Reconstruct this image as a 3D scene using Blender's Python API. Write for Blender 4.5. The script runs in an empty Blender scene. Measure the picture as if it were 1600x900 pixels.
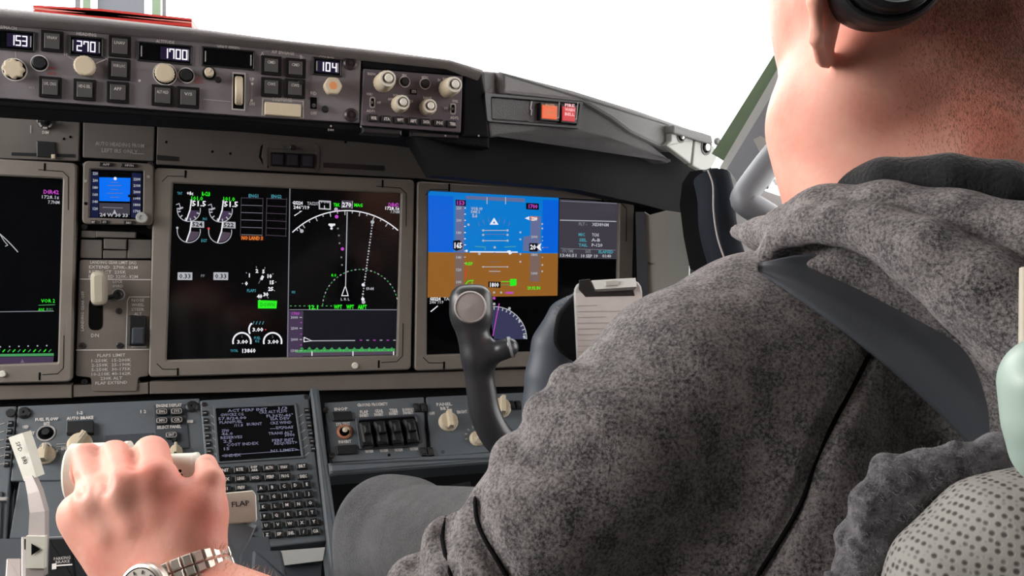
import bpy, math, random
import numpy as np
from mathutils import Vector, Matrix, noise
from mathutils.bvhtree import BVHTree
random.seed(7)
SC = bpy.context.scene
COL = SC.collection
# ------------------------------------------------------------------ camera
F = 1300.0
EYE = Vector((0, 0, 1.30))
_Z = Vector((.027, -1, -.068)).normalized()          # world up, seen from the camera (x right, y down, z ahead)
_X = Vector((3756, 13, 1300)); _X -= _X.dot(_Z) * _Z; _X.normalize()
_Y = _Z.cross(_X)
def c2w(q):
    q = Vector(q); return Vector((_X.dot(q), _Y.dot(q), _Z.dot(q)))
def pt(px, py, d):
    return EYE + c2w(((px - 800) / F * d, (py - 450) / F * d, d))
def px_of(p):
    q = p - EYE
    c = Vector((_X[0]*q[0]+_Y[0]*q[1]+_Z[0]*q[2], _X[1]*q[0]+_Y[1]*q[1]+_Z[1]*q[2], _X[2]*q[0]+_Y[2]*q[1]+_Z[2]*q[2]))
    return 800 + F*c[0]/c[2], 450 + F*c[1]/c[2], c[2]
cam = bpy.data.cameras.new('camera')
cam.sensor_width = 36; cam.lens = F / 1600 * 36; cam.clip_start = .02; cam.clip_end = 500
co = bpy.data.objects.new('camera', cam); COL.objects.link(co)
r_, u_, b_ = c2w((1, 0, 0)), c2w((0, -1, 0)), c2w((0, 0, -1))
co.matrix_world = Matrix(((r_[0], u_[0], b_[0], EYE[0]), (r_[1], u_[1], b_[1], EYE[1]), (r_[2], u_[2], b_[2], EYE[2]), (0, 0, 0, 1)))
SC.camera = co
# ------------------------------------------------------------------ light
SC.view_settings.view_transform = 'Standard'; SC.view_settings.look = 'None'
SC.view_settings.exposure = 0.0; SC.view_settings.gamma = 1.0; SC.view_settings.use_curve_mapping = False
W = bpy.data.worlds.new('overcast_sky'); SC.world = W; W.use_nodes = True
wn = W.node_tree.nodes['Background']; wn.inputs[0].default_value = (1.0, .985, .97, 1); wn.inputs[1].default_value = 5.5
SC.cycles.max_bounces = 6; SC.cycles.diffuse_bounces = 3; SC.cycles.glossy_bounces = 3; SC.cycles.transparent_max_bounces = 12
SC.cycles.sample_clamp_indirect = 4.0
def area(name, loc, target, sx, sy, power, col=(1, 1, 1)):
    l = bpy.data.lights.new(name, 'AREA'); l.shape = 'RECTANGLE'; l.size = sx; l.size_y = sy; l.energy = power; l.color = col
    o = bpy.data.objects.new(name, l); COL.objects.link(o); o.location = loc
    o.rotation_euler = (Vector(target) - Vector(loc)).to_track_quat('-Z', 'Y').to_euler(); return o
LIGHTS_HERE = True
# daylight entering through the captain's side window and an added fill lamp overhead
area('captain_window_daylight', (-1.05, .62, 1.62), (.15, .62, 1.05), .8, .55, 13.0, (1, .98, .95))
area('overhead_fill', (.0, -.35, 2.02), (.1, .4, 1.0),   .5, .3, .35, (1, .93, .84))
# ------------------------------------------------------------------ colour and materials
def lin(c):
    return tuple(((x/255)/12.92 if x/255 <= .04045 else ((x/255+.055)/1.055)**2.4) for x in c)
def mat(name, rgb, rough=.5, metal=0, spec=.5, bump=0, bscale=200, var=0, vscale=30, coat=0, sheen=0, sss=0, em=None, es=1):
    m = bpy.data.materials.new(name); m.use_nodes = True; N = m.node_tree.nodes; L = m.node_tree.links
    b = N['Principled BSDF']; c = lin(rgb)
    b.inputs['Base Color'].default_value = (*c, 1); b.inputs['Roughness'].default_value = rough
    b.inputs['Metallic'].default_value = metal; b.inputs['Specular IOR Level'].default_value = spec
    b.inputs['Coat Weight'].default_value = coat; b.inputs['Sheen Weight'].default_value = sheen
    if sss: b.inputs['Subsurface Weight'].default_value = sss; b.inputs['Subsurface Radius'].default_value = (.012, .004, .002); b.inputs['Subsurface Scale'].default_value = .6
    if em is not None:
        b.inputs['Emission Color'].default_value = (*lin(em), 1); b.inputs['Emission Strength'].default_value = es
    g = N.new('ShaderNodeTexCoord')
    if var:
        n = N.new('ShaderNodeTexNoise'); n.inputs['Scale'].default_value = vscale; n.inputs['Detail'].default_value = 5
        L.new(g.outputs['Object'], n.inputs['Vector'])
        r = N.new('ShaderNodeMapRange'); r.inputs['From Min'].default_value = .3; r.inputs['From Max'].default_value = .7
        r.inputs['To Min'].default_value = 1 - var; r.inputs['To Max'].default_value = 1 + var; L.new(n.outputs['Fac'], r.inputs['Value'])
        h = N.new('ShaderNodeVectorMath'); h.operation = 'SCALE'; h.inputs[0].default_value = c
        L.new(r.outputs[0], h.inputs['Scale']); L.new(h.outputs[0], b.inputs['Base Color'])
    if bump:
        n = N.new('ShaderNodeTexNoise'); n.inputs['Scale'].default_value = bscale; n.inputs['Detail'].default_value = 4
        L.new(g.outputs['Object'], n.inputs['Vector'])
        bp = N.new('ShaderNodeBump'); bp.inputs['Strength'].default_value = bump; bp.inputs['Distance'].default_value = .002
        L.new(n.outputs['Fac'], bp.inputs['Height']); L.new(bp.outputs[0], b.inputs['Normal'])
    return m
def glow(name, rgb, s=1.0):
    m = bpy.data.materials.new(name); m.use_nodes = True; N = m.node_tree.nodes; L = m.node_tree.links
    b = N['Principled BSDF']; b.inputs['Base Color'].default_value = (.004, .004, .005, 1); b.inputs['Roughness'].default_value = .35
    b.inputs['Specular IOR Level'].default_value = .3
    b.inputs['Emission Color'].default_value = (*lin(rgb), 1); b.inputs['Emission Strength'].default_value = s
    return m
M = dict(
 bezel=mat('warm_grey_bezel_paint', (126,118,110), .55, bump=.15, bscale=900, var=.05),
 panel=mat('dark_warm_grey_panel_paint', (94,89,84), .6, bump=.15, bscale=900, var=.06),
 panel2=mat('grey_brown_panel_paint', (112,103,96), .6, bump=.1, bscale=900, var=.06),
 mcp=mat('grey_faceplate_paint', (118,112,116), .5, bump=.1, bscale=900, var=.04),
 ped=mat('blue_grey_pedestal_paint', (86,92,97), .55, bump=.12, bscale=900, var=.06),
 pedd=mat('dark_blue_grey_paint', (54,59,66), .6, var=.05),
 shield=mat('dark_grey_glareshield_vinyl', (92,90,92), .75, bump=.5, bscale=700, var=.05),
 shieldl=mat('mid_grey_glareshield_trim', (120,119,119), .65, bump=.3, bscale=700, var=.03),
 black=mat('black_plastic', (22,23,25), .45, var=.08),
 flat=mat('matt_black', (14,15,18), .85, spec=.2),
 hole=mat('black_recess', (6,6,7), .9, spec=.1),
 btn=mat('dark_button_cap', (74,72,72), .4),
 btn2=mat('black_button_frame', (20,16,18), .7, spec=.2),
 key=mat('black_key_cap', (24,25,28), .35),
 beige=mat('beige_knob_plastic', (205,190,165), .45, bump=.1, bscale=400),
 beiged=mat('dull_beige_plastic', (178,168,150), .5),  # duller beige, one even colour
 cream=mat('cream_painted_handle', (222,219,206), .42, bump=.06, bscale=300, var=.04, vscale=60),
 orange=mat('orange_plastic', (226,150,96), .4),
 lip=mat('grey_glareshield_lip_vinyl', (132,128,128), .7, bump=.4, bscale=700, var=.04),
 post=mat('grey_post_paint', (84,88,94), .6),
 white=mat('white_lettering_paint', (206,200,196), .6),
 greyl=mat('pale_grey_lettering_paint', (160,155,152), .6),
 red=mat('red_lettering_paint', (170,70,62), .6),
 screw=mat('dark_screw_metal', (70,66,66), .35, metal=.6),
 steel=mat('polished_steel', (190,186,180), .22, metal=1),
 glass=mat('dark_screen_glass', (5,6,9), .12, spec=.25),
 sgrey=mat('soft_grey_plastic', (150,154,160), .45, bump=.05),
 lgrey=mat('light_grey_trim', (176,176,172), .55, var=.03),
 lever=mat('pale_lever_metal', (176,166,162), .45, metal=.2, var=.05),
 green=mat('green_window_frame_primer', (96,114,90), .6, var=.08),
 yoke=mat('charcoal_yoke_paint', (42,43,46), .34, spec=.6),
 yokeg=mat('slate_grey_column_paint', (72,77,86), .5),
 mint=mat('pale_green_plastic', (158,176,166), .4),
)
G = dict(white=glow('lit_white', (235,235,240)), wht2=glow('lit_soft_white', (176,178,184)), dim=glow('lit_dim_grey', (120,122,132)),
 digits=glow('lit_digits', (250,245,255), 1.1), halo=glow('lit_violet_segment_glow', (26,14,48), .8), green=glow('lit_green', (40,235,30)), gdim=glow('lit_dim_green', (70,150,90)),
 cyan=glow('lit_cyan', (70,150,165)), mag=glow('lit_magenta', (190,70,190)), amber=glow('lit_amber', (235,130,50)), red=glow('lit_red', (220,50,50)),
 sky=glow('lit_sky_blue', (0,120,205)), sky2=glow('lit_deep_blue', (0,96,215)), earth=glow('lit_earth_brown', (146,94,36)), tape=glow('lit_violet_grey_tape', (98,108,150)), tapeb=glow('lit_brown_grey_tape', (120,98,92)),
 pgrey=glow('lit_charcoal_page', (62,58,68)), blk=glow('unlit_black', (2,3,8)), nd=glow('lit_navy_sector', (52,54,84)), vs=glow('lit_dark_violet', (66,52,78)), hour=glow('lit_grey_fill', (78,66,82)),
 cdu=glow('lit_text_lilac', (116,116,140)), orange=glow('lit_orange_button', (232,98,50), 1.0), redb=glow('lit_red_button', (205,60,66), 1.0), pink=glow('lit_pink_letters', (255,190,195)))
# ------------------------------------------------------------------ things, parts
BASE = {}
def thing(name, label, cat, loc, group=None):
    o = bpy.data.objects.new(name, None); COL.objects.link(o); o.location = loc; o.empty_display_size = .02
    o['label'] = label; o['category'] = cat
    if group: o['group'] = group
    BASE[o.name] = Vector(loc); return o
def tag(o, label, cat, group=None):
    o['label'] = label; o['category'] = cat
    if group: o['group'] = group
    return o
class MB:
    def __init__(s): s.v = []; s.f = []; s.m = []; s.mats = []; s.sm = []
    def add(s, vs, fs, m, smooth=False):
        if m not in s.mats: s.mats.append(m)
        k = s.mats.index(m); n = len(s.v)
        s.v += [Vector(v) for v in vs]
        for f in fs: s.f.append([i + n for i in f]); s.m.append(k); s.sm.append(smooth)
        return s
    def build(s, name, parent=None, label=None, kind=None):
        me = bpy.data.meshes.new(name)
        c = sum(s.v, Vector()) / max(1, len(s.v))
        me.from_pydata([v - c for v in s.v], [], s.f)
        for mm in s.mats: me.materials.append(mm)
        me.polygons.foreach_set('material_index', s.m); me.polygons.foreach_set('use_smooth', s.sm); me.update()
        o = bpy.data.objects.new(name, me); COL.objects.link(o)
        BASE[o.name] = c.copy()
        if parent is not None:
            o.parent = parent; o.location = c - BASE[parent.name]
        else: o.location = c
        if label: o['label'] = label
        if kind: o['kind'] = kind
        return o
# ------------------------------------------------------------------ planes addressed by where the photograph sees them
class PL:
    def __init__(s, o, u, v, vpx=(4556, 463), vpy=None, lean=.016):
        s.o = Vector(o); s.u = Vector(u).normalized(); s.v = Vector(v).normalized(); s.n = s.u.cross(s.v); s.vpx = vpx; s.vpy = vpy; s.lean = lean
    def hit(s, px, py, h=0):
        d = pt(px, py, 1) - EYE; t = ((s.o - EYE).dot(s.n) + h) / d.dot(s.n); return EYE + d * t
    def slope(s, px, py): return (s.vpx[1] - py) / (s.vpx[0] - px)
    def ln(s, px, py):
        if s.vpy: return (s.vpy[0] - px) / (py - s.vpy[1])
        return s.lean
    def sc(s, px, py): return (s.hit(px, py - .5) - s.hit(px, py + .5)).length
    def off(s, px, py, x, y):            # x right, y up, along the panel's own lines
        sl, le = s.slope(px, py), s.ln(px, py)
        return px + x + le * y, py + sl * x - y
    def quad(s, cx, cy, w, h):
        return [s.off(cx, cy, a*w/2, b*h/2) for a, b in ((-1,-1),(1,-1),(1,1),(-1,1))]
    def to2(s, p): q = p - s.o; return (q.dot(s.u), q.dot(s.v))
    def p3(s, ab, h): return s.o + s.u*ab[0] + s.v*ab[1] + s.n*h
def ccw(P):
    A = sum(P[i][0]*P[(i+1) % len(P)][1] - P[(i+1) % len(P)][0]*P[i][1] for i in range(len(P)))
    return P if A > 0 else P[::-1]
def rnd(P, r, seg=4):
    if r <= 0: return P
    out = []; n = len(P)
    for i in range(n):
        p = Vector(P[i]); a = Vector(P[i-1]) - p; b = Vector(P[(i+1) % n]) - p
        rr = min(r, a.length*.48, b.length*.48); A = p + a.normalized()*rr; B = p + b.normalized()*rr
        for k in range(seg + 1):
            t = k/seg; out.append(tuple(A*(1-t)**2 + p*2*t*(1-t) + B*t*t))
    return out
def inset(P, d):
    n = len(P); out = []
    for i in range(n):
        p = Vector(P[i]); a = p - Vector(P[i-1]); b = Vector(P[(i+1) % n]) - p
        if a.length < 1e-9: a = b
        if b.length < 1e-9: b = a
        a.normalize(); b.normalize(); na = Vector((-a[1], a[0])); nb = Vector((-b[1], b[0])); m = na + nb
        if m.length < 1e-6: m = na
        m.normalize(); out.append(tuple(p + m * d / max(.35, m.dot(na))))
    return out
def prism(mb, pl, pts, h0, h1, m, bev=0, r=0, top=None, seg=4, uv2=False):
    P = ccw(list(pts) if uv2 else [pl.to2(pl.hit(*p, h1)) for p in pts]); P = rnd(P, r, seg); n = len(P)
    rings = [(P, h0), (P, h1 - bev)] if bev else [(P, h0), (P, h1)]
    if bev: rings += [(inset(P, bev*.35), h1 - bev*.3), (inset(P, bev), h1)]
    vs = [pl.p3(q, h) for R, h in rings for q in R]; k = len(rings)
    fs = [[j*n+i, j*n+(i+1) % n, (j+1)*n+(i+1) % n, (j+1)*n+i] for j in range(k-1) for i in range(n)]
    mb.add(vs, fs, m)
    mb.add(vs[(k-1)*n:], [list(range(n))], top or m); mb.add(vs[:n], [list(range(n))[::-1]], m)
    return mb
def frame(mb, pl, outer, inner, h0, h1, m, ro=.006, ri=.002, hin=0, bev=.0015, seg=4):
    A = rnd(ccw([pl.to2(pl.hit(*p, h1)) for p in outer]), ro, seg); B = rnd(ccw([pl.to2(pl.hit(*p, h1)) for p in inner]), ri, seg); n = len(A)
    rings = [(A, h0), (A, h1-bev), (inset(A, bev), h1), (inset(B, -bev), h1), (B, h1-bev), (B, hin)]
    vs = [pl.p3(q, h) for R, h in rings for q in R]
    fs = [[j*n+i, j*n+(i+1) % n, (j+1)*n+(i+1) % n, (j+1)*n+i] for j in range(5) for i in range(n)]
    fs += [[5*n+i, 5*n+(i+1) % n, (i+1) % n, i] for i in range(n)]
    mb.add(vs, fs, m)
def flatp(mb, pl, pts, m, h):
    P = ccw([pl.to2(pl.hit(*p, h)) for p in pts]); n = len(P); vs = [pl.p3(q, h) for q in P]
    mb.add(vs, [list(range(n))], m)
def stroke(mb, pl, pts, w, m, h, closed=False):
    P = [Vector(p) for p in pts]; n = len(P); L = []; R = []
    for i in range(n):
        a = P[i] - P[i-1] if (i or closed) else P[1] - P[0]; b = P[(i+1) % n] - P[i] if (i < n-1 or closed) else P[i] - P[i-1]
        if a.length < 1e-6: a = b
        if b.length < 1e-6: b = a
        a = a.normalized(); b = b.normalized(); na = Vector((-a[1], a[0])); nb = Vector((-b[1], b[0])); q = na + nb
        q = q.normalized() if q.length > 1e-6 else na
        q *= w/2/max(.5, q.dot(na)); L.append(P[i]+q); R.append(P[i]-q)
    V = [pl.hit(p[0], p[1], h) for p in L + R]
    fs = [[i, (i+1) % n, n+(i+1) % n, n+i] for i in range(n if closed else n-1)]
    # keep them facing the room
    if fs:
        f = fs[0]; nn = (V[f[1]]-V[f[0]]).cross(V[f[2]]-V[f[0]])
        if nn.dot(pl.n) < 0: fs = [x[::-1] for x in fs]
    mb.add(V, fs, m)
def arc(cx, cy, r, a0, a1, n=24, ry=None):
    ry = ry or r
    return [(cx + r*math.cos(math.radians(a0+(a1-a0)*i/n)), cy - ry*math.sin(math.radians(a0+(a1-a0)*i/n))) for i in range(n+1)]
def disc(mb, pl, cx, cy, r, m, h, n=14, ry=None): flatp(mb, pl, arc(cx, cy, r, 0, 360-360/n, n-1, ry), m, h)
_gc = {}
def glyphs(body, bold=0):
    if (body, bold) not in _gc:
        cu = bpy.data.curves.new('t', 'FONT'); cu.body = body; cu.resolution_u = 1; cu.offset = bold
        o = bpy.data.objects.new('t', cu); COL.objects.link(o); dg = bpy.context.evaluated_depsgraph_get(); dg.update()
        me = bpy.data.meshes.new_from_object(o.evaluated_get(dg))
        _gc[(body, bold)] = ([(v.co[0], v.co[1]) for v in me.vertices], [list(p.vertices) for p in me.polygons])
        bpy.data.objects.remove(o); bpy.data.curves.remove(cu); bpy.data.meshes.remove(me)
    return _gc[(body, bold)]
def text(mb, pl, body, px, py, hpx, m, h=.0006, w=None, al='c', bold=.012, rot=0):
    V, Fc = glyphs(body, bold)
    if not V: return
    x0 = min(v[0] for v in V); x1 = max(v[0] for v in V); s = hpx/.69; sx = s if w is None else w/(x1-x0)
    ox = {'c': (x0+x1)/2, 'l': x0, 'r': x1}[al]; out = []
    cr, sr = math.cos(math.radians(rot)), math.sin(math.radians(rot))
    for v in V:
        a, b = (v[0]-ox)*sx, (v[1]-.345)*s
        a, b = a*cr - b*sr, a*sr + b*cr
        out.append(pl.hit(*pl.off(px, py, a, b), h))
    f = Fc[0]; nn = (out[f[1]]-out[f[0]]).cross(out[f[2]]-out[f[0]])
    mb.add(out, Fc if nn.dot(pl.n) > 0 else [q[::-1] for q in Fc], m)
def basis(ax):
    ax = Vector(ax).normalized(); t = Vector((0, 0, 1)) if abs(ax[2]) < .9 else Vector((1, 0, 0))
    a = t.cross(ax).normalized(); return a, ax.cross(a), ax
def lathe(mb, c, ax, prof, m, seg=24, flute=None, smooth=True, mats=None, sy=1, xa=None):
    a, b, x = basis(ax)
    if xa is not None: a = (Vector(xa) - x*Vector(xa).dot(x)).normalized(); b = x.cross(a)
    k = len(prof); vs = []
    for r, h in prof:
        for i in range(seg):
            t = 2*math.pi*i/seg; rr = r*(flute(t) if flute else 1); vs.append(Vector(c) + a*rr*math.cos(t) + b*rr*sy*math.sin(t) + x*h)
    for j in range(k-1):
        mm = mats[j] if mats else m
        mb.add(vs[j*seg:(j+2)*seg], [[i, (i+1) % seg, seg+(i+1) % seg, seg+i] for i in range(seg)], mm, smooth)
    mb.add(vs[(k-1)*seg:], [list(range(seg))], mats[-1] if mats else m); mb.add(vs[:seg], [list(range(seg))[::-1]], mats[0] if mats else m)
def tube(mb, P, R, m, seg=12, smooth=True, flat=1, up=None):
    P = [Vector(p) for p in P]; n = len(P); R = R if isinstance(R, (list, tuple)) else [R]*n; vs = []; A = None
    for i in range(n):
        t = (P[min(i+1, n-1)] - P[max(i-1, 0)]).normalized()
        if A is None:
            q = Vector(up) if up is not None else (Vector((0, 0, 1)) if abs(t[2]) < .9 else Vector((1, 0, 0))); A = (q - t*q.dot(t)).normalized()
        else: A = (A - t*A.dot(t)).normalized()
        B = t.cross(A)
        for k in range(seg):
            th = 2*math.pi*k/seg; vs.append(P[i] + A*R[i]*math.cos(th)*flat + B*R[i]*math.sin(th))
    fs = [[j*seg+i, j*seg+(i+1) % seg, (j+1)*seg+(i+1) % seg, (j+1)*seg+i] for j in range(n-1) for i in range(seg)]
    mb.add(vs, fs, m, smooth); mb.add(vs[:seg], [list(range(seg))[::-1]], m); mb.add(vs[-seg:], [list(range(seg))], m)
def smoothpath(P, n=6):
    P = [Vector(p) for p in P]; out = []
    for i in range(len(P)-1):
        a, b, c, d = P[max(i-1, 0)], P[i], P[i+1], P[min(i+2, len(P)-1)]
        for k in range(n):
            t = k/n; out.append(.5*((2*b) + (c-a)*t + (2*a-5*b+4*c-d)*t*t + (3*b-a-3*c+d)*t**3))
    return out + [P[-1]]
def box(mb, lo, hi, m):
    x0, y0, z0 = lo; x1, y1, z1 = hi
    vs = [(x0,y0,z0),(x1,y0,z0),(x1,y1,z0),(x0,y1,z0),(x0,y0,z1),(x1,y0,z1),(x1,y1,z1),(x0,y1,z1)]
    mb.add(vs, [[3,2,1,0],[4,5,6,7],[0,1,5,4],[1,2,6,5],[2,3,7,6],[3,0,4,7]], m)
def hull_slab(mb, front, back, m, smooth=False):       # two rings of 3-D points joined
    n = len(front); vs = list(front) + list(back)
    mb.add(vs, [list(range(n)), list(range(n, 2*n))[::-1]] + [[i, n+i, n+(i+1) % n, (i+1) % n] for i in range(n)], m, smooth)
X, Y, Z = Vector((1,0,0)), Vector((0,1,0)), Vector((0,0,1))
PM = PL((0, 1.20, 0), X, Z)                       # main instrument panel
PG = PL((0, 1.00, 0), X, Z)                       # glareshield faces
_t = math.radians(36)
_o = PL((0, 1.165, 0), X, Z).hit(400, 618)
PC = PL(_o, X, (0, math.sin(_t), math.cos(_t)), vpx=(3860, 496), vpy=(186, -1400))   # pedestal and lower panels
SEGS = {'0': 'abcdef', '1': 'bc', '2': 'abged', '3': 'abgcd', '4': 'fgbc', '5': 'afgcd', '6': 'afgecd', '7': 'abcf', '8': 'abcdefg', '9': 'abcdfg'}
def digits(mb, pl, s, cx, cy, h, m, pitch, lift, w=2.2):
    hw, hh = h*.23, h/2
    S = dict(a=((-hw,hh),(hw,hh)), b=((hw,hh),(hw,0)), c=((hw,0),(hw,-hh)), d=((-hw,-hh),(hw,-hh)), e=((-hw,0),(-hw,-hh)), f=((-hw,hh),(-hw,0)), g=((-hw,0),(hw,0)))
    for i, ch in enumerate(s):
        ox = (i-(len(s)-1)/2)*pitch
        for q in SEGS[ch]:
            if ch == '7' and q == 'f': a, b = (-hw, hh), (-hw, hh*.45)
            else: a, b = S[q]
            e = Vector(b)-Vector(a); e = e.normalized()*w*.35; a = (a[0]-e[0], a[1]-e[1]); b = (b[0]+e[0], b[1]+e[1])
            stroke(mb, pl, [pl.off(cx, cy, ox+a[0], a[1]), pl.off(cx, cy, ox+b[0], b[1])], w, m, lift)
def screw(pl, px, py, rpx, parent, h=0, m='screw'):
    b = MB(); s = pl.sc(px, py); c = pl.hit(px, py, h); r = rpx*s
    lathe(b, c, pl.n, [(r, 0), (r, .0008), (r*.8, .0016), (r*.35, .0016), (r*.3, .0006), (0.0001, .0006)], M[m], 14)
    return b.build('screw', parent)
# ================================================================== main instrument panel
pan = thing('instrument_panel', 'dark warm-grey main instrument panel that carries the large screens', 'instrument panel', PM.hit(400, 600))
b = MB(); prism(b, PM, [(-260,170),(125,183),(640,215),(1000,250),(1070,290),(1075,640),(-260,640)], -.03, -.012, M['flat']); b.build('backing_plate', pan)
for pts, m in (([(-260,170),(125,183),(123,252),(-260,238)], 'panel'), ([(130,178),(242,184),(240,252),(129,246)], 'panel'),
               ([(246,184),(1060,236),(1060,330),(992,314),(652,279),(244,257)], 'panel')):
    b = MB(); prism(b, PM, pts, -.012, .002, M[m], bev=.0012, r=.002); b.build('upper_plate', pan)
b = MB(); prism(b, PM, [(-260,606),(112,601),(112,622),(-260,632)], -.012, .004, M['panel2'], bev=.001); b.build('lower_ledge', pan)
b = MB(); prism(b, PM, [(234,597),(824,577),(824,604),(234,616)], -.012, .004, M['panel2'], bev=.001); b.build('lower_ledge', pan)
b = MB(); prism(b, PM, [(114,602),(232,598),(232,616),(114,621)], -.012, .002, M['panel2'], bev=.001); b.build('lower_ledge', pan)
b = MB(); prism(b, PM, [(-260,630),(835,602),(835,626),(-260,656)], -.03, -.013, M['pedd']); b.build('kick_strip', pan)
b = MB(); text(b, PM, 'AUTO HEADING FROM', 187, 226, 6, M['greyl'], .003, 76); text(b, PM, 'LEFT IRS ONLY', 187, 236, 6, M['greyl'], .003, 56)
stroke(b, PM, [(208,240),(225,240.5)], 1, M['greyl'], .003)
text(b, PM, 'DIM', 71, 207, 4.5, M['white'], .003, 10); text(b, PM, 'OFF', 91, 192, 3.5, M['greyl'], .003, 7)
stroke(b, PM, [(48,196),(48,208)], 1.6, M['greyl'], .003); text(b, PM, 'FLT', 442, 230, 4.5, M['greyl'], .003, 11)
b.build('lettering', pan)
b = MB(); c = PM.hit(71, 190, .002); s = PM.sc(71, 190)
lathe(b, c, Y*-1, [(12*s, 0), (12*s, .003), (10*s, .004), (6*s, .004), (5*s, .016), (3.5*s, .018)], M['black'], 20); 
for k in range(3):
    a0 = 190 + k*55; stroke(b, PM, arc(71, 190, 10, a0, a0+42, 6), 3.2, M['greyl'], .0068)
b.build('dimmer_knob', pan)
SWC = mat('blue_black_switch_cap', (40,40,54), .4)
# recess lines and dimples of the upper plate
b = MB()
for q in ((100,217),(260,222),(332,237),(360,240),(540,222),(110,214)): disc(b, PM, q[0], q[1], 2.2, M['hole'], .0026, 8)
prism(b, PM, [(18,238),(117,241),(117,246),(18,243)], .002, .0026, M['black']); prism(b, PM, [(245,242),(280,245),(280,252),(245,250)], .002, .0026, M['black'])
prism(b, PM, [(505,254),(600,259),(600,267),(505,262)], .002, .0026, M['black']); stroke(b, PM, [(420,219),(409,229),(406,245),(412,256),(419,262)], 3.2, M['hole'], .0028)
b.build('panel_recess', pan)
b = MB(); frame(b, PM, [(410,216),(500,223),(500,270),(410,264)], [(418,232),(494,236),(494,266),(418,263)], .001, .003, M['panel'], ro=.012, ri=.001, bev=.0006); b.build('switch_surround', pan)
for k in range(3):
    b = MB(); prism(b, PM, PM.quad(434+k*23.5, 249+k*1.2, 22, 22), .002, .006, M['btn2'], bev=.001); prism(b, PM, PM.quad(434+k*23.5, 249+k*1.2, 16, 16), .006, .0066, SWC, bev=.0004)
    b.build('switch', pan)
b = MB(); s = PM.sc(457, 231); lathe(b, PM.hit(457, 231, .002), Y*-1, [(4.5*s, 0), (4.5*s, .004), (3*s, .005), (.0001, .005)], M['black'], 12); b.build('toggle', pan)
b = MB(); s = PM.sc(81, 246); prism(b, PM, [(57,220),(86,222),(88,246),(57,245)], .002, .0045, M['black'], bev=.001); prism(b, PM, [(80,241),(86,241),(86,248),(80,248)], .0045, .008, M['beige'], bev=.001); b.build('small_lever', pan)
# ------------------------------------------------------------------ big display units
def display(label, outer, inner, screws=()):
    t = thing('display_unit', label, 'display', PM.hit(*outer[3]), 'large cockpit displays')
    b = MB(); frame(b, PM, outer, inner, -.01, .012, M['bezel'], ro=.007, ri=.0015, hin=.004, bev=.002); b.build('bezel', t)
    b = MB(); prism(b, PM, [(p[0]+dx, p[1]+dy) for p, dx, dy in zip(inner, (-3,3,3,-3), (-3,-3,3,3))], -.008, .0045, M['glass']); s = b.build('screen', t)
    (ax, ay), (bx, by), (cx, cy), (dx, dy) = outer; i = 13
    A, B_, C_, D_ = (ax+i,ay+i),(bx-i,by+i),(cx-i,cy-i),(dx+i,dy-i); e = 9
    b = MB(); stroke(b, PM, [(A[0]+e,A[1]), (ax+48, A[1]+.5)], 1.2, M['flat'], .0123); stroke(b, PM, [(A[0]+e,A[1]), (A[0],A[1]+e)], 1.2, M['flat'], .0123); b.build('bezel_groove', t)
    b = MB(); stroke(b, PM, [(B_[0],B_[1]+e), (B_[0]-e,B_[1]), (bx-60, B_[1]-3)], 1.2, M['flat'], .0123); stroke(b, PM, [(B_[0],B_[1]+e), (B_[0]-.5, B_[1]+60)], 1.2, M['flat'], .0123); b.build('bezel_groove', t)
    b = MB(); stroke(b, PM, [(C_[0],C_[1]-e), (C_[0]-e,C_[1]), (cx-46, C_[1]+1.5)], 1.2, M['flat'], .0123); stroke(b, PM, [(C_[0],C_[1]-e), (C_[0]+1, C_[1]-60)], 1.2, M['flat'], .0123); b.build('bezel_groove', t)
    b = MB(); stroke(b, PM, [(D_[0]+e,D_[1]), (D_[0],D_[1]-e)], 1.2, M['flat'], .0123); stroke(b, PM, [(D_[0]+e,D_[1]), (dx+46, D_[1])], 1.2, M['flat'], .0123); b.build('bezel_groove', t)
    for q in ((ax+50, ay+10, 1), (bx-50, by+6, 1), (cx-50, cy-9, 1), (dx+46, dy-9, 1)):
        b = MB(); stroke(b, PM, [(q[0], q[1]-6), (q[0]-.3, q[1]+6)], 3, M['hole'], .0124); b.build('bezel_notch', t)
    return t, s
HS = .0050
# left (captain's inboard) display: only its right end is in the picture
dl, sl = display('grey framed navigation display cut off by the left edge of the photo', [(-300,232),(120,255),(112,597),(-300,606)], [(-282,262),(98,279),(90,567),(-282,580)])
b = MB()
text(b, PM, 'DIR42', 80, 300, 6, G['mag'], HS, 24, bold=.02); text(b, PM, '1728.1z', 79, 308, 5, G['wht2'], HS, 27); text(b, PM, '7.7NM', 84, 316, 5, G['wht2'], HS, 18)
stroke(b, PM, arc(-152, 545, 235, 40, 62, 16), 1.6, G['wht2'], HS); stroke(b, PM, [(0,366),(6,376),(12,383),(8,385)], 1.2, G['wht2'], HS)
b.build('compass_arc', sl)
b = MB(); text(b, PM, 'VOR 2', 75, 470, 5.5, G['green'], HS, 22); stroke(b, PM, [(60,477),(86,476)], 1, G['gdim'], HS); text(b, PM, 'ANL', 65, 484, 5, G['green'], HS, 11); text(b, PM, 'FULL', 78, 484, 5, G['gdim'], HS, 11); b.build('tuning_readout', sl)
b = MB(); stroke(b, PM, [(-200,490),(84,486)], 1.4, G['dim'], HS)
for k in range(7): disc(b, PM, 73-k*14.5, 540+k*.4, 1.3, G['wht2'], HS, 6)
flatp(b, PM, [(-200,556),(84,552),(84,556),(-200,560)], G['gdim'], HS); flatp(b, PM, [(-200,561),(84,557),(83,567),(-200,571)], G['vs'], HS)
for k in range(14): stroke(b, PM, [(80-k*8,546),(76-k*8,550)], 1.5, G['green'] if k % 2 else G['gdim'], HS)
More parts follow.
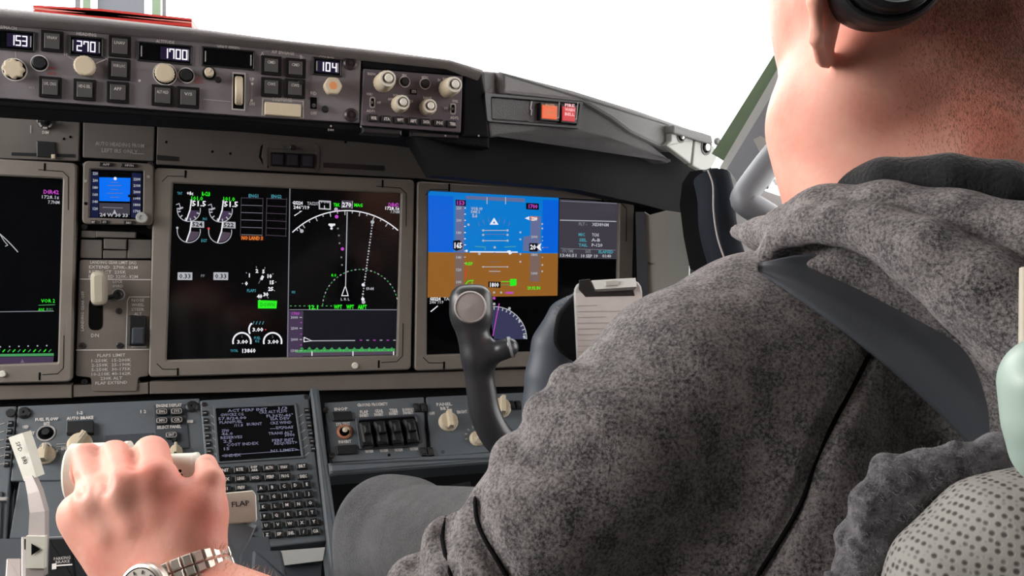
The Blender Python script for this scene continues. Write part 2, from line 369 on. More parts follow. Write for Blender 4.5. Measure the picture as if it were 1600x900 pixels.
flatp(b, PM, [(32,567),(35,561),(38,567)], G['wht2'], HS); b.build('profile_strip', sl)
b = MB(); s = PM.sc(4, 584); lathe(b, PM.hit(4, 584, .012), Y*-1, [(5*s, 0), (5*s, .002), (4*s, .003), (.0001, .003)], M['cream'], 16); b.build('light_sensor', dl)
# centre display
dc, sc_ = display('grey framed centre display with engine gauges and a map on black', [(240,262),(648,281),(642,578),(232,590)], [(270,286),(627,302),(620,556),(260,563)])
def gauge(cx, cy, r, top, val, knobs=True):
    b = MB()
    stroke(b, PM, arc(cx, cy, r, 180 if not knobs else 170, 370, 26), 1.3, G['wht2'], HS)
    if knobs:
        for a in range(190, 370, 30): stroke(b, PM, [(cx+(r-5)*math.cos(math.radians(a)), cy-(r-5)*math.sin(math.radians(a))), (cx+r*math.cos(math.radians(a)), cy-r*math.sin(math.radians(a)))], 1.8, G['wht2'], HS)
        stroke(b, PM, [(cx-r-2,cy-8),(cx-r+3,cy-10),(cx-r+5,cy-3),(cx-r-1,cy-2)], 1.2, G['wht2'], HS); stroke(b, PM, [(cx-r+2,cy-1),(cx-r+9,cy-4)], 2.5, G['wht2'], HS)
    else: disc(b, PM, cx-r, cy-5, 2, G['wht2'] if cx < 310 else G['red'], HS, 8); stroke(b, PM, [(cx-r,cy-5),(cx-r,cy)], 1.4, G['wht2'], HS)
    P = [(cx, cy)] + arc(cx, cy, r-2, 262, 355, 12); flatp(b, PM, P, G['hour'] if not knobs else G['vs'], HS-.0001)
    stroke(b, PM, [(cx+4, cy-15), (cx+2, cy), (cx-4, cy+r-1)], 2, G['white'], HS+.0001)
    if knobs:
        text(b, PM, val, cx+16, cy-10, 8, G['white'], HS, 22, bold=.03); text(b, PM, top, cx+13, cy-18, 6, G['green'], HS+.0001, 18, bold=.02); stroke(b, PM, [(cx+3,cy-4),(cx+3,cy-16),(cx+6,cy-16)], 1, G['wht2'], HS)
    else:
        flatp(b, PM, [(cx+3,cy-16),(cx+24,cy-15),(cx+24,cy-5),(cx+3,cy-6)], G['wht2'], HS); text(b, PM, val, cx+13.5, cy-10.5, 6.5, G['blk'], HS+.0003, 16, bold=.03)
    return b.build('engine_gauge', sc_)
gauge(295, 328, 18, '101.0', '51.5'); gauge(345, 329, 18, '101.0', '51.5'); gauge(295, 361, 18, '', '524', False); gauge(344, 362, 18, '', '522', False)
b = MB(); text(b, PM, 'TAT', 281, 302, 4, G['cyan'], HS, 8); text(b, PM, '+8c', 297, 302, 5.5, G['white'], HS, 10, bold=.03); text(b, PM, 'R-CLB', 322, 303, 6, G['green'], HS, 13, bold=.03)
text(b, PM, 'N1', 320, 342, 4, G['cyan'], HS, 6); text(b, PM, 'EGT', 319, 376, 4.5, G['cyan'], HS, 9)
text(b, PM, 'ENG1', 396, 306, 5, G['cyan'], HS, 15, bold=.02); text(b, PM, 'ENG2', 432, 307, 5, G['cyan'], HS, 16, bold=.02)
b.build('caption', sc_)
b = MB()
for i in range(6): stroke(b, PM, [(377,309+i*11.5),(410,310+i*11.5)], .8, G['dim'] if i else G['hour'], HS); stroke(b, PM, [(417,310+i*11.5),(448,311.5+i*11.5)], .8, G['hour'], HS)
for x in (377,411,417,448): stroke(b, PM, [(x,309),(x-1.5,369)], .7, G['hour'], HS)
b.build('alert_table', sc_)
b = MB(); flatp(b, PM, [(376,367),(412,369),(412,376),(376,375)], glow('lit_dark_amber', (70,26,8)), HS-.0001); text(b, PM, 'NO LAND 3', 394, 372, 5.5, G['amber'], HS, 33, bold=.03); b.build('amber_message', sc_)
for x, s_ in ((289, '0.33'), (345, '0.33')):
    b = MB(); flatp(b, PM, PM.quad(x, 431.5, 23, 12), G['wht2'], HS); text(b, PM, s_, x, 431.5, 7, G['blk'], HS+.0003, 18, bold=.02); b.build('fuel_flow_readout', sc_)
b = MB(); text(b, PM, 'FF', 317, 431, 4, G['dim'], HS, 6); b.build('caption', sc_)
b = MB(); cx, cy = 405, 443
for k, (a, s_) in enumerate(((180,'0'),(140,'1'),(100,'2'),(70,'5'),(35,'10'),(5,'15'),(-25,'25'),(-58,'30'),(-88,'40'))):
    x, y = cx+20*math.cos(math.radians(a)), cy-20*math.sin(math.radians(a)); text(b, PM, s_, x, y, 5.5, G['white'], HS, bold=.05)
    stroke(b, PM, [(cx+25*math.cos(math.radians(a)), cy-25*math.sin(math.radians(a))),(cx+27*math.cos(math.radians(a)), cy-27*math.sin(math.radians(a)))], 1, G['wht2'], HS)
stroke(b, PM, [(404,443),(411,430)], 1, G['dim'], HS); stroke(b, PM, [(408,437),(411,431)], 4, G['white'], HS); text(b, PM, 'FLAPS', 393, 454, 4.5, G['cyan'], HS, 14)
b.build('flap_position_gauge', sc_)
b = MB(); flatp(b, PM, [(403,469),(433,470),(432,482),(403,482)], G['green'], HS); text(b, PM, 'DOWN', 418, 476, 6, glow('lit_deep_green', (18,150,20)), HS+.0003, 22); b.build('gear_annunciation', sc_)
for cx, cy, r, a0, a1, s_ in ((378,534,14,-15,195,'3.00'), (426,534,14,-15,195,'3.00'), (402,515,13,130,210,'3.00')):
    b = MB(); stroke(b, PM, arc(cx, cy, r, a0, a1, 18), 2.6, G['white'], HS); text(b, PM, s_, cx+1, cy, 5.5, G['white'], HS, 17, bold=.03)
    if r == 13:
        for x in (-7,-2,3,8): stroke(b, PM, [(cx+x+2,cy-13),(cx+x,cy-8)], 1, G['cyan'], HS)
        disc(b, PM, cx+13, cy, 1.2, G['red'], HS, 6)
    else: text(b, PM, '1' if cx < 400 else '2', cx, cy-8, 3.5, G['dim'], HS)
    b.build('fuel_quantity_gauge', sc_)
b = MB(); text(b, PM, 'FUEL', 402, 528, 4, G['cyan'], HS, 10); text(b, PM, 'KG', 402, 533, 4, G['cyan'], HS, 6); text(b, PM, 'TOTAL', 366, 548, 4, G['cyan'], HS, 12); text(b, PM, '13860', 389, 548, 6, G['white'], HS, 21, bold=.03); b.build('caption', sc_)
b = MB(); stroke(b, PM, [(453,294),(449,562)], 1.6, G['dim'], HS); b.build('divider_line', sc_)
# map half
b = MB(); cx, cy, r = 541, 450, 121
P = [p for p in arc(cx, cy, r, 40, 140, 50) if p[0] > 454.5 and p[0] < 625]; stroke(b, PM, P, 1.7, G['white'], HS)
for k in range(-9, 9):
    a = 90 + k*5.6 + 1; l = 7 if k % 2 == 0 else 4; x, y = cx+r*math.cos(math.radians(a)), cy-r*math.sin(math.radians(a))
    if 456 < x < 624: stroke(b, PM, [(x, y), (cx+(r-l)*math.cos(math.radians(a)), cy-(r-l)*math.sin(math.radians(a)))], 1.4, G['wht2'], HS)
b.build('compass_rose', sc_)
b = MB(); stroke(b, PM, [(542.5,331),(540,448)], 1.5, G['wht2'], HS)
stroke(b, PM, [(539,448),(534,462),(544,462),(540,448)], 1.3, G['white'], HS, False); text(b, PM, 'L R L', 539.5, 467.5, 4, G['wht2'], HS, 14)
b.build('aircraft_symbol', sc_)
b = MB(); text(b, PM, 'TRK', 526, 320, 5, G['green'], HS, 10, bold=.03); text(b, PM, 'MAG', 560, 320.5, 5, G['green'], HS, 13, bold=.03)
flatp(b, PM, [(534,313),(551,313.5),(551,326),(534,325.5)], G['pgrey'], HS-.0001); text(b, PM, '270', 542, 320, 7, G['white'], HS, 14, bold=.03); stroke(b, PM, [(535,314),(534,325)], 1, G['wht2'], HS); stroke(b, PM, [(551,314),(550,326)], 1, G['wht2'], HS)
text(b, PM, 'GS224', 465, 317, 5, G['white'], HS, 16, bold=.03); text(b, PM, 'TAS237', 489, 318, 5, G['wht2'], HS, 18); text(b, PM, '246°/19', 471, 324, 5, G['white'], HS, 25, bold=.02)
frame(b, PM, [(498,313),(517,314),(517,328),(498,327)], [(500,315),(515,316),(515,326),(500,325)], HS-.0002, HS, G['wht2'], ro=0.0002, ri=.0002, bev=.00005); text(b, PM, 'VOR', 507.5, 315.5, 4, G['wht2'], HS, 14); text(b, PM, 'L', 508, 323.5, 5, G['white'], HS)
stroke(b, PM, [(460,337),(471,330),(468,330.5)], 1.6, G['white'], HS)
text(b, PM, 'DIR42', 615, 320, 6, G['mag'], HS, 16, bold=.02); text(b, PM, '1728.1z', 613, 325.5, 4.5, G['white'], HS, 22, bold=.03); text(b, PM, '7.7NM', 617, 331, 4.5, G['wht2'], HS, 14)
b.build('map_data', sc_)
b = MB()
for p, m, r in (((525,327),'wht2',3),((526,338.5),'mag',3),((518,352),'white',3),((518,357),'white',2),((515,351),'white',2),((522,351),'white',2),((535,389),'mag',2.6),((471.5,361),'wht2',3)): disc(b, PM, p[0], p[1], r, G[m], HS, 8)
for p in ((528,357),(529.5,368),(530.5,380),(533.5,402),(534.5,414)): disc(b, PM, p[0], p[1], 1.6, G['dim'], HS, 6)
stroke(b, PM, [(466,354),(471,361)], 1.3, G['wht2'], HS); stroke(b, PM, [(520,330),(531,328)], 1.4, G['mag'], HS)
disc(b, PM, 582, 347, 3, G['wht2'], HS, 8)
for k in range(26):
    t = k/25; disc(b, PM, 581.5-t*15, 352+t*112, 1.2 if k % 3 else 1.7, G['wht2'], HS, 6)
disc(b, PM, 567.5, 445, 2.6, G['white'], HS, 8); text(b, PM, '09-04', 578, 451, 4.5, G['wht2'], HS, 12, bold=.03); disc(b, PM, 567, 467.5, 2.8, G['white'], HS, 8); disc(b, PM, 568, 472, 3, G['wht2'], HS, 8)
b.build('flight_route', sc_)
b = MB(); A = arc(563, 480, 59, 0, 180, 60)
for k in range(0, 60, 2): stroke(b, PM, A[k:k+2]+A[k+1:k+2], 1.4, G['gdim'] if k % 4 else G['wht2'], HS)
text(b, PM, '8.0', 521.5, 430, 4.5, G['green'], HS, 8); text(b, PM, 'WX', 458.5, 456.5, 4, G['cyan'], HS, 6)
for k in range(10): stroke(b, PM, [(453+k*7,478),(456+k*7,478)], 1.4, G['gdim'], HS)
for x, s_, w_ in ((490,'12.1',14),(528,'WPT',13),(547,'WPT',12),(566,'ARPT',14)): text(b, PM, s_, x, 480 if x < 500 else 479.5, 6, G['green'], HS, w_, bold=.04)
b.build('range_arc', sc_)
b = MB(); stroke(b, PM, [(452,484),(624,484)], 1.3, G['dim'], HS)
flatp(b, PM, [(451,486),(474,486),(472,559),(449,560)], G['vs'], HS-.0002); flatp(b, PM, [(474,486),(622,485),(620,548),(472,550)], glow('lit_black_violet', (14,16,24)), HS-.0002)
text(b, PM, '1700', 462, 490, 4.5, G['mag'], HS, 12, bold=.02)
for y, s_ in ((496,'3000'),(513,'2500'),(530.5,'2000'),(548,'1500')): text(b, PM, s_, 460, y, 4, G['wht2'], HS, 11, bold=.02); stroke(b, PM, [(468,y),(472,y)], 1.2, G['wht2'], HS)
for y in (504,522,539): stroke(b, PM, [(469,y),(472,y)], 1, G['mag'], HS)
stroke(b, PM, [(475,527),(475,534),(487,532.5),(475,527)], 1.4, G['white'], HS); stroke(b, PM, [(487,532.5),(555,532)], 1.4, G['wht2'], HS)
for k in range(6): stroke(b, PM, [(562+k*10.5,531.6),(566+k*10.5,531.6)], 1.3, G['mag'] if k % 2 == 0 else G['wht2'], HS)
for k in range(13): flatp(b, PM, [(468+k*11.7,546),(472+k*11.7,541.5+random.random()*2),(475+k*11.7,546)], G['gdim'], HS)
flatp(b, PM, [(462,547),(617,544.5),(617,549),(462,551)], G['gdim'], HS)
for k in range(30): stroke(b, PM, [(466+k*5,547.5),(468+k*5,547)], 1.2, G['green'] if k % 3 else G['gdim'], HS+.0001)
flatp(b, PM, [(450,551),(618,549),(617,554),(449,557)], G['hour'], HS)
for x in (487.5,551.5,615): stroke(b, PM, [(x,549),(x,556)], 1.6, G['white'], HS+.0002)
b.build('vertical_profile', sc_)
for x, y in ((554.5,571),):
    b = MB(); s = PM.sc(x, y); lathe(b, PM.hit(x, y, .012), Y*-1, [(5*s, 0), (5*s, .002), (4*s, .003), (.0001, .003)], M['cream'], 16); b.build('light_sensor', dc)
# primary flight display
dp, sp = display('grey framed display showing a blue and brown artificial horizon behind the yoke', [(652,283),(992,304),(986,568),(648,580)], [(669,298),(968,314),(964,546),(667,555)])
b = MB()
flatp(b, PM, [(669,298),(873,309),(872,396),(669,394)], G['sky'], HS); flatp(b, PM, [(669,305),(708,307),(708,393),(669,393)], G['sky2'], HS+.0001); flatp(b, PM, [(848,312),(873,313),(872,395),(847,395)], G['sky2'], HS+.0001)
flatp(b, PM, [(669,394),(872,396),(871,462),(668,465)], G['earth'], HS); b.build('artificial_horizon', sp)
H2 = HS+.0003
b = MB(); flatp(b, PM, [(712,312),(726,312),(725,393),(711,393)], G['tape'], H2); flatp(b, PM, [(711,394),(725,394),(724,452),(711,452)], G['tapeb'], H2)
flatp(b, PM, [(712,312),(728,313),(728,322),(712,321)], G['blk'], H2+.0001); text(b, PM, '153', 720, 317, 6, G['mag'], H2+.0002, 12, bold=.03)
for k, s_ in enumerate(('220','200','180','','140','120','100')):
    y = 325+k*19.3
    if s_: text(b, PM, s_, 717, y, 4, G['wht2'], H2+.0002, 8, bold=.03)
for k in range(10): stroke(b, PM, [(725,325+k*9.6),(728,325+k*9.6)], 1.3, G['white'] if k < 7 else G['wht2'], H2)
flatp(b, PM, [(708,376),(718,375),(723,381),(722,389),(713,392),(708,389)], G['blk'], H2+.0001); text(b, PM, '165', 716, 383.5, 8, G['white'], H2+.0002, 12, bold=.05)
for y, m in ((351,'wht2'),(370,'sky'),(392,'white')): disc(b, PM, 729 if y > 380 else 732, y, 2, G[m], H2+.0002, 6)
text(b, PM, 'REF', 733, 412, 4.5, G['green'], H2, 11, bold=.02); stroke(b, PM, [(728,420),(728,432),(726,434)], 1.3, G['red'], H2); stroke(b, PM, [(726,446),(732,439),(740,438)], 1.5, G['green'], H2); text(b, PM, '5', 738, 442, 4, G['green'], H2)
b.build('speed_tape', sp)
b = MB(); flatp(b, PM, [(829,338),(845,338),(844,394),(828,394)], G['tape'], H2); flatp(b, PM, [(828,396),(844,396),(843,440),(828,440)], G['tapeb'], H2); flatp(b, PM, [(818,370),(829,368),(829,392),(817,392)], G['tape'], H2)
flatp(b, PM, [(822,317),(842,318),(842,328),(822,327)], G['blk'], H2+.0001); text(b, PM, '1700', 833, 322.5, 6, G['mag'], H2+.0002, 14, bold=.03)
flatp(b, PM, [(820,341),(827,338),(827,344)], G['white'], H2+.0002); text(b, PM, '2200', 834, 341, 6, G['amber'], H2+.0001, 12, bold=.05); text(b, PM, '2200', 835, 342, 5, G['white'], H2+.0002, 9, bold=.05)
for y, s_ in ((370,'2000'),(398,'1800'),(427,'1600')): text(b, PM, s_, 835, y, 4, G['wht2'], H2+.0002, 10, bold=.03)
flatp(b, PM, [(827,380),(840,380),(840,393),(827,393)], G['blk'], H2+.0001); text(b, PM, '20', 833, 386, 7, G['white'], H2+.0002, 9, bold=.04); flatp(b, PM, [(838,386),(842,382),(846,380),(844,386),(846,392),(842,390)], G['white'], H2+.0002)
for y in (350,357,370,376,387,402,414,424): disc(b, PM, 848-abs(y-387)*.02, y, 1.6 if y in (350,357,414,424) else 1, G['wht2'], H2+.0002, 6)
stroke(b, PM, [(846,387),(857,386.5)], 1, G['tape'], H2); text(b, PM, '29.92 IN', 834, 450, 4.5, G['green'], H2, 20, bold=.04)
b.build('altitude_tape', sp)
b = MB()
for y, w_, m in ((360,38,'wht2'),(366,34,'tape'),(376,38,'wht2'),(409,16,'tapeb'),(417,40,'wht2'),(421,12,'tapeb'),(424,18,'wht2'),(428,10,'tapeb')): stroke(b, PM, [(773-w_/2,y),(773+w_/2,y)], 1.1, G[m], H2)
for y in (360,366,376,417):
    for x in (755,793): disc(b, PM, x, y+ (1 if y == 366 else 0), 1.9 if y != 417 else 1.4, G['wht2'], H2+.0001, 6)
stroke(b, PM, [(734,393.5),(809,394)], 1.8, G['white'], H2); flatp(b, PM, [(765,351),(772,340),(779,351)], G['white'], H2); flatp(b, PM, [(770,349),(772,345),(774,349)], G['sky'], H2+.0001)
for a in (-30,-20,-10,10,20,30): stroke(b, PM, [(772+62*math.sin(math.radians(a))*.72,392-45*math.cos(math.radians(a))),(772+70*math.sin(math.radians(a))*.72,392-52*math.cos(math.radians(a)))], 1, G['tape'], H2)
stroke(b, PM, [(742,385),(758,386),(758,391)], 1.6, G['cyan'], H2); stroke(b, PM, [(788,386),(806,385)], 1.6, G['cyan'], H2); disc(b, PM, 749, 396.5, 2.2, G['wht2'], H2, 8); flatp(b, PM, [(792,392),(797,391),(800,396),(796,398)], G['white'], H2); disc(b, PM, 773, 386.5, 2, G['wht2'], H2, 8); disc(b, PM, 773, 396, 2, G['tapeb'], H2, 8)
for y in (363,374,397,409): disc(b, PM, 813, y, 1.7, G['wht2'], H2, 6)
for x in (761,790): stroke(b, PM, [(x,308),(x,319)], 1.3, G['wht2'], H2)
flatp(b, PM, [(728,306),(820,310),(820,316),(728,311)], G['tape'], H2-.0001)
text(b, PM, 'VOR 09', 745, 326, 4.5, G['wht2'], H2, 18, bold=.03); text(b, PM, 'DME 2', 743, 331, 4, G['wht2'], H2, 14, bold=.03); text(b, PM, '5.6', 742, 337, 5, G['wht2'], H2, 8, bold=.05)
b.build('pitch_ladder', sp)
b = MB(); flatp(b, PM, [(763,440),(782,440.5),(782,450),(763,449)], G['blk'], H2); text(b, PM, '1800', 772.5, 445, 6.5, G['white'], H2+.0002, 14, bold=.03); stroke(b, PM, [(783,440),(800,440)], 1.1, G['green'], H2); stroke(b, PM, [(783,445),(800,445)], 1.1, G['gdim'], H2)
flatp(b, PM, [(797,436),(807,436),(807,446),(797,447)], G['green'], H2)
for x in (761,772,783): disc(b, PM, x, 457, 1.8, G['wht2'], H2, 6)
flatp(b, PM, [(790,456),(802,456),(802,459),(790,459)], G['mag'], H2); b.build('decision_readout', sp)
b = MB(); flatp(b, PM, [(874,311),(967,316),(965,405),(873,403)], G['pgrey'], HS); stroke(b, PM, [(876,314),(964,318)], 1.2, G['dim'], H2); stroke(b, PM, [(875,344),(963,346)], 1.4, G['wht2'], H2)
for x, y, s_, m, w_ in ((911,350,'FLT -','dim',13),(938,351,'XE3896M','wht2',26),(909,366.5,'MIC','cyan',10),(930.5,367,'TCAS','wht2',11),(911,375,'SEL','cyan',12),(931,375,'A-B','wht2',14),(911,383,'TAIL','cyan',14),(933,383,'P-120','wht2',17),
    (887,392,'UTC TIME','dim',18),(919,393,'DATE','dim',8),(947,393.5,'ELAPSED','cyan',23),(888,399,'13:46:51','wht2',25),(921,400,'10 SEP 19','wht2',26),(948,400,'01:40','wht2',14)):
    text(b, PM, s_, x, y, 4.6, G[m], H2, w_, bold=.03)
stroke(b, PM, [(876,388),(962,391)], .8, G['dim'], H2); b.build('clock_page', sp)
b = MB(); flatp(b, PM, [(772,530)] + arc(772, 530, 51, 0, 100, 20), G['nd'], HS); stroke(b, PM, arc(772, 530, 51, 0, 100, 24), 1.2, G['wht2'], H2)
for a in range(2, 100, 8): stroke(b, PM, [(772+46*math.cos(math.radians(a)),530-46*math.sin(math.radians(a))),(772+51*math.cos(math.radians(a)),530-51*math.sin(math.radians(a)))], 1.6, G['wht2'], H2)
stroke(b, PM, [(780,474),(770,525)], 1.4, G['mag'], H2)
for x, y in ((772,466),(772,475),(796,482),(812,501),(819,526)): disc(b, PM, x, y, 2.3, G['wht2'] if y > 466 else G['mag'], H2+.0001, 7)
b.build('navigation_sector', sp); b = MB()
text(b, PM, 'GS224', 680, 467, 4.5, G['white'], HS, 17, bold=.04); text(b, PM, '246°/19', 682, 472, 4.5, G['wht2'], HS, 22, bold=.02); text(b, PM, 'TAS', 699, 467, 4.5, G['wht2'], HS, 12, bold=.03); stroke(b, PM, [(673,487),(684,478)], 1.6, G['white'], HS)
b.build('wind_readout', sp)
# ------------------------------------------------------------------ centre column: standby display
sd = thing('standby_display', 'small square standby display with bright blue sky beside the large centre screen', 'display', PM.hit(185, 352))
b = MB(); frame(b, PM, [(130,251),(240,256),(239,352),(128,350)], [(141,264),(224,267),(223,343),(139,340)], -.01, .016, M['panel2'], ro=.007, ri=.001, hin=.006, bev=.0015); b.build('bezel', sd)
b = MB(); prism(b, PM, [(138,261),(227,264),(226,346),(136,343)], -.008, .0065, M['glass']); s2 = b.build('screen', sd)
b = MB(); flatp(b, PM, [(155,277),(204,278),(203,315),(155,314)], glow('lit_bright_blue', (0,110,240)), .007); flatp(b, PM, [(155,317),(203,318),(203,336),(155,335)], G['pgrey'], .007); b.build('artificial_horizon', s2)
b = MB()
flatp(b, PM, [(143,268),(154,268),(154,340),(142,339)], glow('lit_dark_navy', (20,26,60)), .007); flatp(b, PM, [(206,270),(221,271),(220,341),(205,340)], bpy.data.materials['lit_dark_navy'], .007)
for k in range(6): text(b, PM, str(220-20*k), 149, 271+k*11, 4, G['wht2'], .0072, 8, bold=.03); text(b, PM, str(2200-100*k), 214, 280+k*10, 4, G['wht2'], .0072, 11, bold=.03)
disc(b, PM, 180, 279, 2.6, G['white'], .0074, 8)
for y, w_ in ((285,12),(290,22),(296,12),(302,24),(308,14)): stroke(b, PM, [(179-w_/2,y),(179+w_/2,y)], 1, G['tape'], .0074)
flatp(b, PM, [(200,304),(214,305),(214,309),(200,308)], G['blk'], .0074); stroke(b, PM, [(160,324),(192,325)], 1.2, G['dim'], .0074); text(b, PM, '24 W 30 33', 178, 336, 5, G['wht2'], .0074, 44, bold=.03); flatp(b, PM, [(176,334),(179,327),(182,334)], G['wht2'], .0074)
b.build('speed_and_altitude_tape', s2)
for x, y, w_, s_ in ((166,257,22,'APP'),(202,258.5,26,'HP/IN'),(146,347,10,'BRT'),(163,347,12,'ATT'),(201,348,16,'BARO')):
    b = MB(); prism(b, PM, PM.quad(x, y, w_, 6), .015, .0185, M['black'], bev=.0008); text(b, PM, s_, x, y, 3.6, M['white'], .0189, w_*.5); b.build('button', sd)
b = MB(); s = PM.sc(222, 339); lathe(b, PM.hit(222, 340, .016), Y*-1, [(8.5*s, 0), (8.5*s, .006), (7.5*s, .008), (3.5*s, .008), (3*s, .007), (.0001, .007)], M['lgrey'], 24); b.build('knob', sd)
for x, y in ((134,258),(235,257),(132,354),(234,353)): screw(PM, x, y, 4.5, sd, .012 if y < 300 else .002)
for q in ((134,283),(232,276),(134,318)):
    b = MB(); s = PM.sc(*q); lathe(b, PM.hit(*q, .016), Y*-1, [(2.5*s, 0), (2.2*s, .001), (.0001, .001)], M['greyl'] if q[1] < 300 else M['hole'], 10); b.build('indicator', sd)
# brown-grey bracket plates under it
br = thing('trim_block', 'row of dark brown-grey cover plates between standby display and gear lever panel', 'cover plate', PM.hit(180, 404))
for pts, h in (([(127,360),(152,361),(150,372),(126,371)], .003), ([(150,361),(212,363),(211,372),(150,371)], .006), ([(126,374),(160,375),(159,404),(125,403)], .004), ([(162,373),(198,374),(197,390),(162,389)], .0065), ([(161,391),(198,391),(198,404),(161,404)], .004), ([(200,374),(237,375),(236,404),(199,404)], .004)):
    b = MB(); prism(b, PM, pts, -.01, h, M['panel'], bev=.001, r=.001); b.build('cover', br)
# ------------------------------------------------------------------ gear lever panel
gp = thing('gear_lever_panel', 'narrow grey panel with landing gear lever slot and printed speed limits', 'control panel', PM.hit(178, 612))
b = MB(); prism(b, PM, [(124,406),(237,407),(232,588),(216,590),(214,612),(144,612),(142,590),(118,588)], -.01, .004, M['panel2'], bev=.0012, r=.003); b.build('faceplate', gp)
b = MB(); prism(b, PM, [(139,466),(161,466),(160,516),(138,516)], .004, .0045, M['hole'], r=.009); b.build('lever_slot', gp)
b = MB()
for y, s_, w_ in ((410,'LANDING GEAR LIMIT (IAS)',72),(417.5,'EXTEND  270K-.82M',76),(425,'RETRACT  235K',58),(432,'EXTENDED 320K-.82M',77),(554,'',1)):
    if s_: text(b, PM, s_, 177 if w_ != 58 else 168, y, 4.8, M['white'], .0046, w_)
for y, s_, w_ in ((555,'FLAPS LIMIT',44),(563,'1-250K  15-200K',62),(570,'2-250K  25-190K',62),(577,'5-250K  30-175K',62),(584,'10-210K 40-162K',62),(591,'230K ALT',34),(598,'FLAP EXTEND',50)): text(b, PM, s_, 174, y, 4.6, M['white'], .0046, w_)
text(b, PM, 'LOCK', 184, 440, 4.5, M['white'], .0046, 15); text(b, PM, 'OVRD', 184, 447, 4.5, M['white'], .0046, 17); text(b, PM, 'DN', 148.5, 524, 5.5, M['white'], .0046, 12)
text(b, PM, 'LANDING GEAR OFF', 129, 486, 4.5, M['white'], .0046, 62, rot=90)
for k, s_ in enumerate(('NOSE','WHEEL','STEER','ALT')): text(b, PM, s_, 215.5, 469+k*7.2, 4.6, M['white'], .0046, 20 if k < 3 else 12)
stroke(b, PM, [(125,436),(236,437)], 1.6, M['white'], .0046); stroke(b, PM, [(119,547),(233,546)], 1.6, M['white'], .0046); stroke(b, PM, [(234,464),(202,464),(199,470),(197,546)], 1.3, M['white'], .0046); stroke(b, PM, [(205,542),(229,542)], 1.6, M['white'], .0046)
b.build('lettering', gp)
b = MB(); tube(b, [PM.hit(150,474,.004), PM.hit(151,468,.024), PM.hit(152,462,.030)], .005, M['black'], 10)
prism(b, PM, [(140,424),(166,424),(166,478),(141,478)], .018, .034, M['beiged'], bev=.005, r=.0115, seg=6); b.build('gear_lever', gp)
b = MB(); s = PM.sc(185, 460); lathe(b, PM.hit(185, 460, .004), Y*-1, [(9.5*s, 0), (9.5*s, .002), (8*s, .002), (7*s, .010), (5*s, .011), (.0001, .010)], M['black'], 20, mats=[M['greyl'], M['greyl'], M['black'], M['black'], M['black']]); tube(b, [PM.hit(185,461,.008), PM.hit(164,466,.008)], .003, M['black'], 8); b.build('override_trigger', gp)
b = MB(); prism(b, PM, [(201,493),(228,494),(227,541),(200,541)], .004, .010, M['black'], bev=.002, r=.002); prism(b, PM, [(206,512),(225,512),(224,538),(205,538)], .010, .016, M['pedd'], bev=.002, r=.002); b.build('guarded_switch', gp)
for x, y in ((186,486),(129,540),(187,540),(132,597),(213,597)): screw(PM, x, y, 5, gp, .004 if y < 590 else .0)
# ================================================================== mode control panel on the glareshield
mc = thing('mode_control_panel', 'long grey autopilot panel under the glareshield lip with lit white digits', 'control panel', PG.hit(300, 176))
b = MB(); prism(b, PG, [(-240,14),(0,39),(380,70),(564,91),(561,192),(380,181),(0,153),(-240,134)], -.05, 0, M['mcp'], bev=.001, r=.001); b.build('faceplate', mc)
def window(x0, y0, x1, y1, s_, pitch, pos):
    cx, cy = (x0+x1)/2, (y0+y1)/2; w, h = x1-x0, y1-y0
    b = MB(); frame(b, PG, PG.quad(cx, cy, w+3, h+3), PG.quad(cx, cy, w-2, h-2), -.001, .0022, M['black'], ro=.001, ri=.0005, hin=0, bev=.0005)
    prism(b, PG, PG.quad(cx, cy, w-1, h-1), .0, .0006, M['glass'])
    for sx in (-1, 1):
        p = PG.off(cx, cy, sx*(w/2-5), 0); flatp(b, PG, [PG.off(*p, a, c) for a, c in ((-1,-h*.3),(1,-h*.3),(1,h*.3),(-1,h*.3))], M['greyl'], .0012)
    if s_:
        q = PG.off(cx, cy, pos, 0); flatp(b, PG, PG.quad(q[0], q[1], len(s_)*pitch+6, h*.72), G['halo'], .0009); digits(b, PG, s_, q[0], q[1], h*.5, G['digits'], pitch, .0013, 2.0)
    b.build('digit_window', mc)
window(-40, 47, 53, 76, '153', 10, 22); window(109, 58, 160, 87, '270', 10.5, 0); window(216, 69, 299, 97, '1700', 10, 16); window(316, 77, 397, 105, '', 9, 0); window(490, 92, 533, 117, '104', 10, 1)
def mbutton(x, y, s_, sz=31, led=None):
    b = MB(); prism(b, PG, PG.quad(x, y, sz+4, sz+2), 0, .004, M['btn2'], bev=.0006, r=.001); prism(b, PG, PG.quad(x, y, sz-7, sz-7), .004, .0055, M['btn'], bev=.0004, r=.0006)
    q = PG.off(x, y, 0, sz*.17); text(b, PG, s_, q[0], q[1], 4.6, M['white'],   .0058, min(sz*.6, len(s_)*4.2)); b.build('button', mc)
for a in ((81,64,'VNAV'),(187,72,'LNAV'),(186,108,'VOR LOC'),(184,144,'APP'),(78,136,'LVL CHG'),(132,140,'HDG SEL'),(254,149,'ALT HLD'),(294,152,'V/S'),(24-60,128,'SPEED')): mbutton(*a)
for a in ((424,102,'CMD',28),(462,106,'CMD',28),(424,136,'CWS',28),(461,138,'CWS',28)): mbutton(*a)
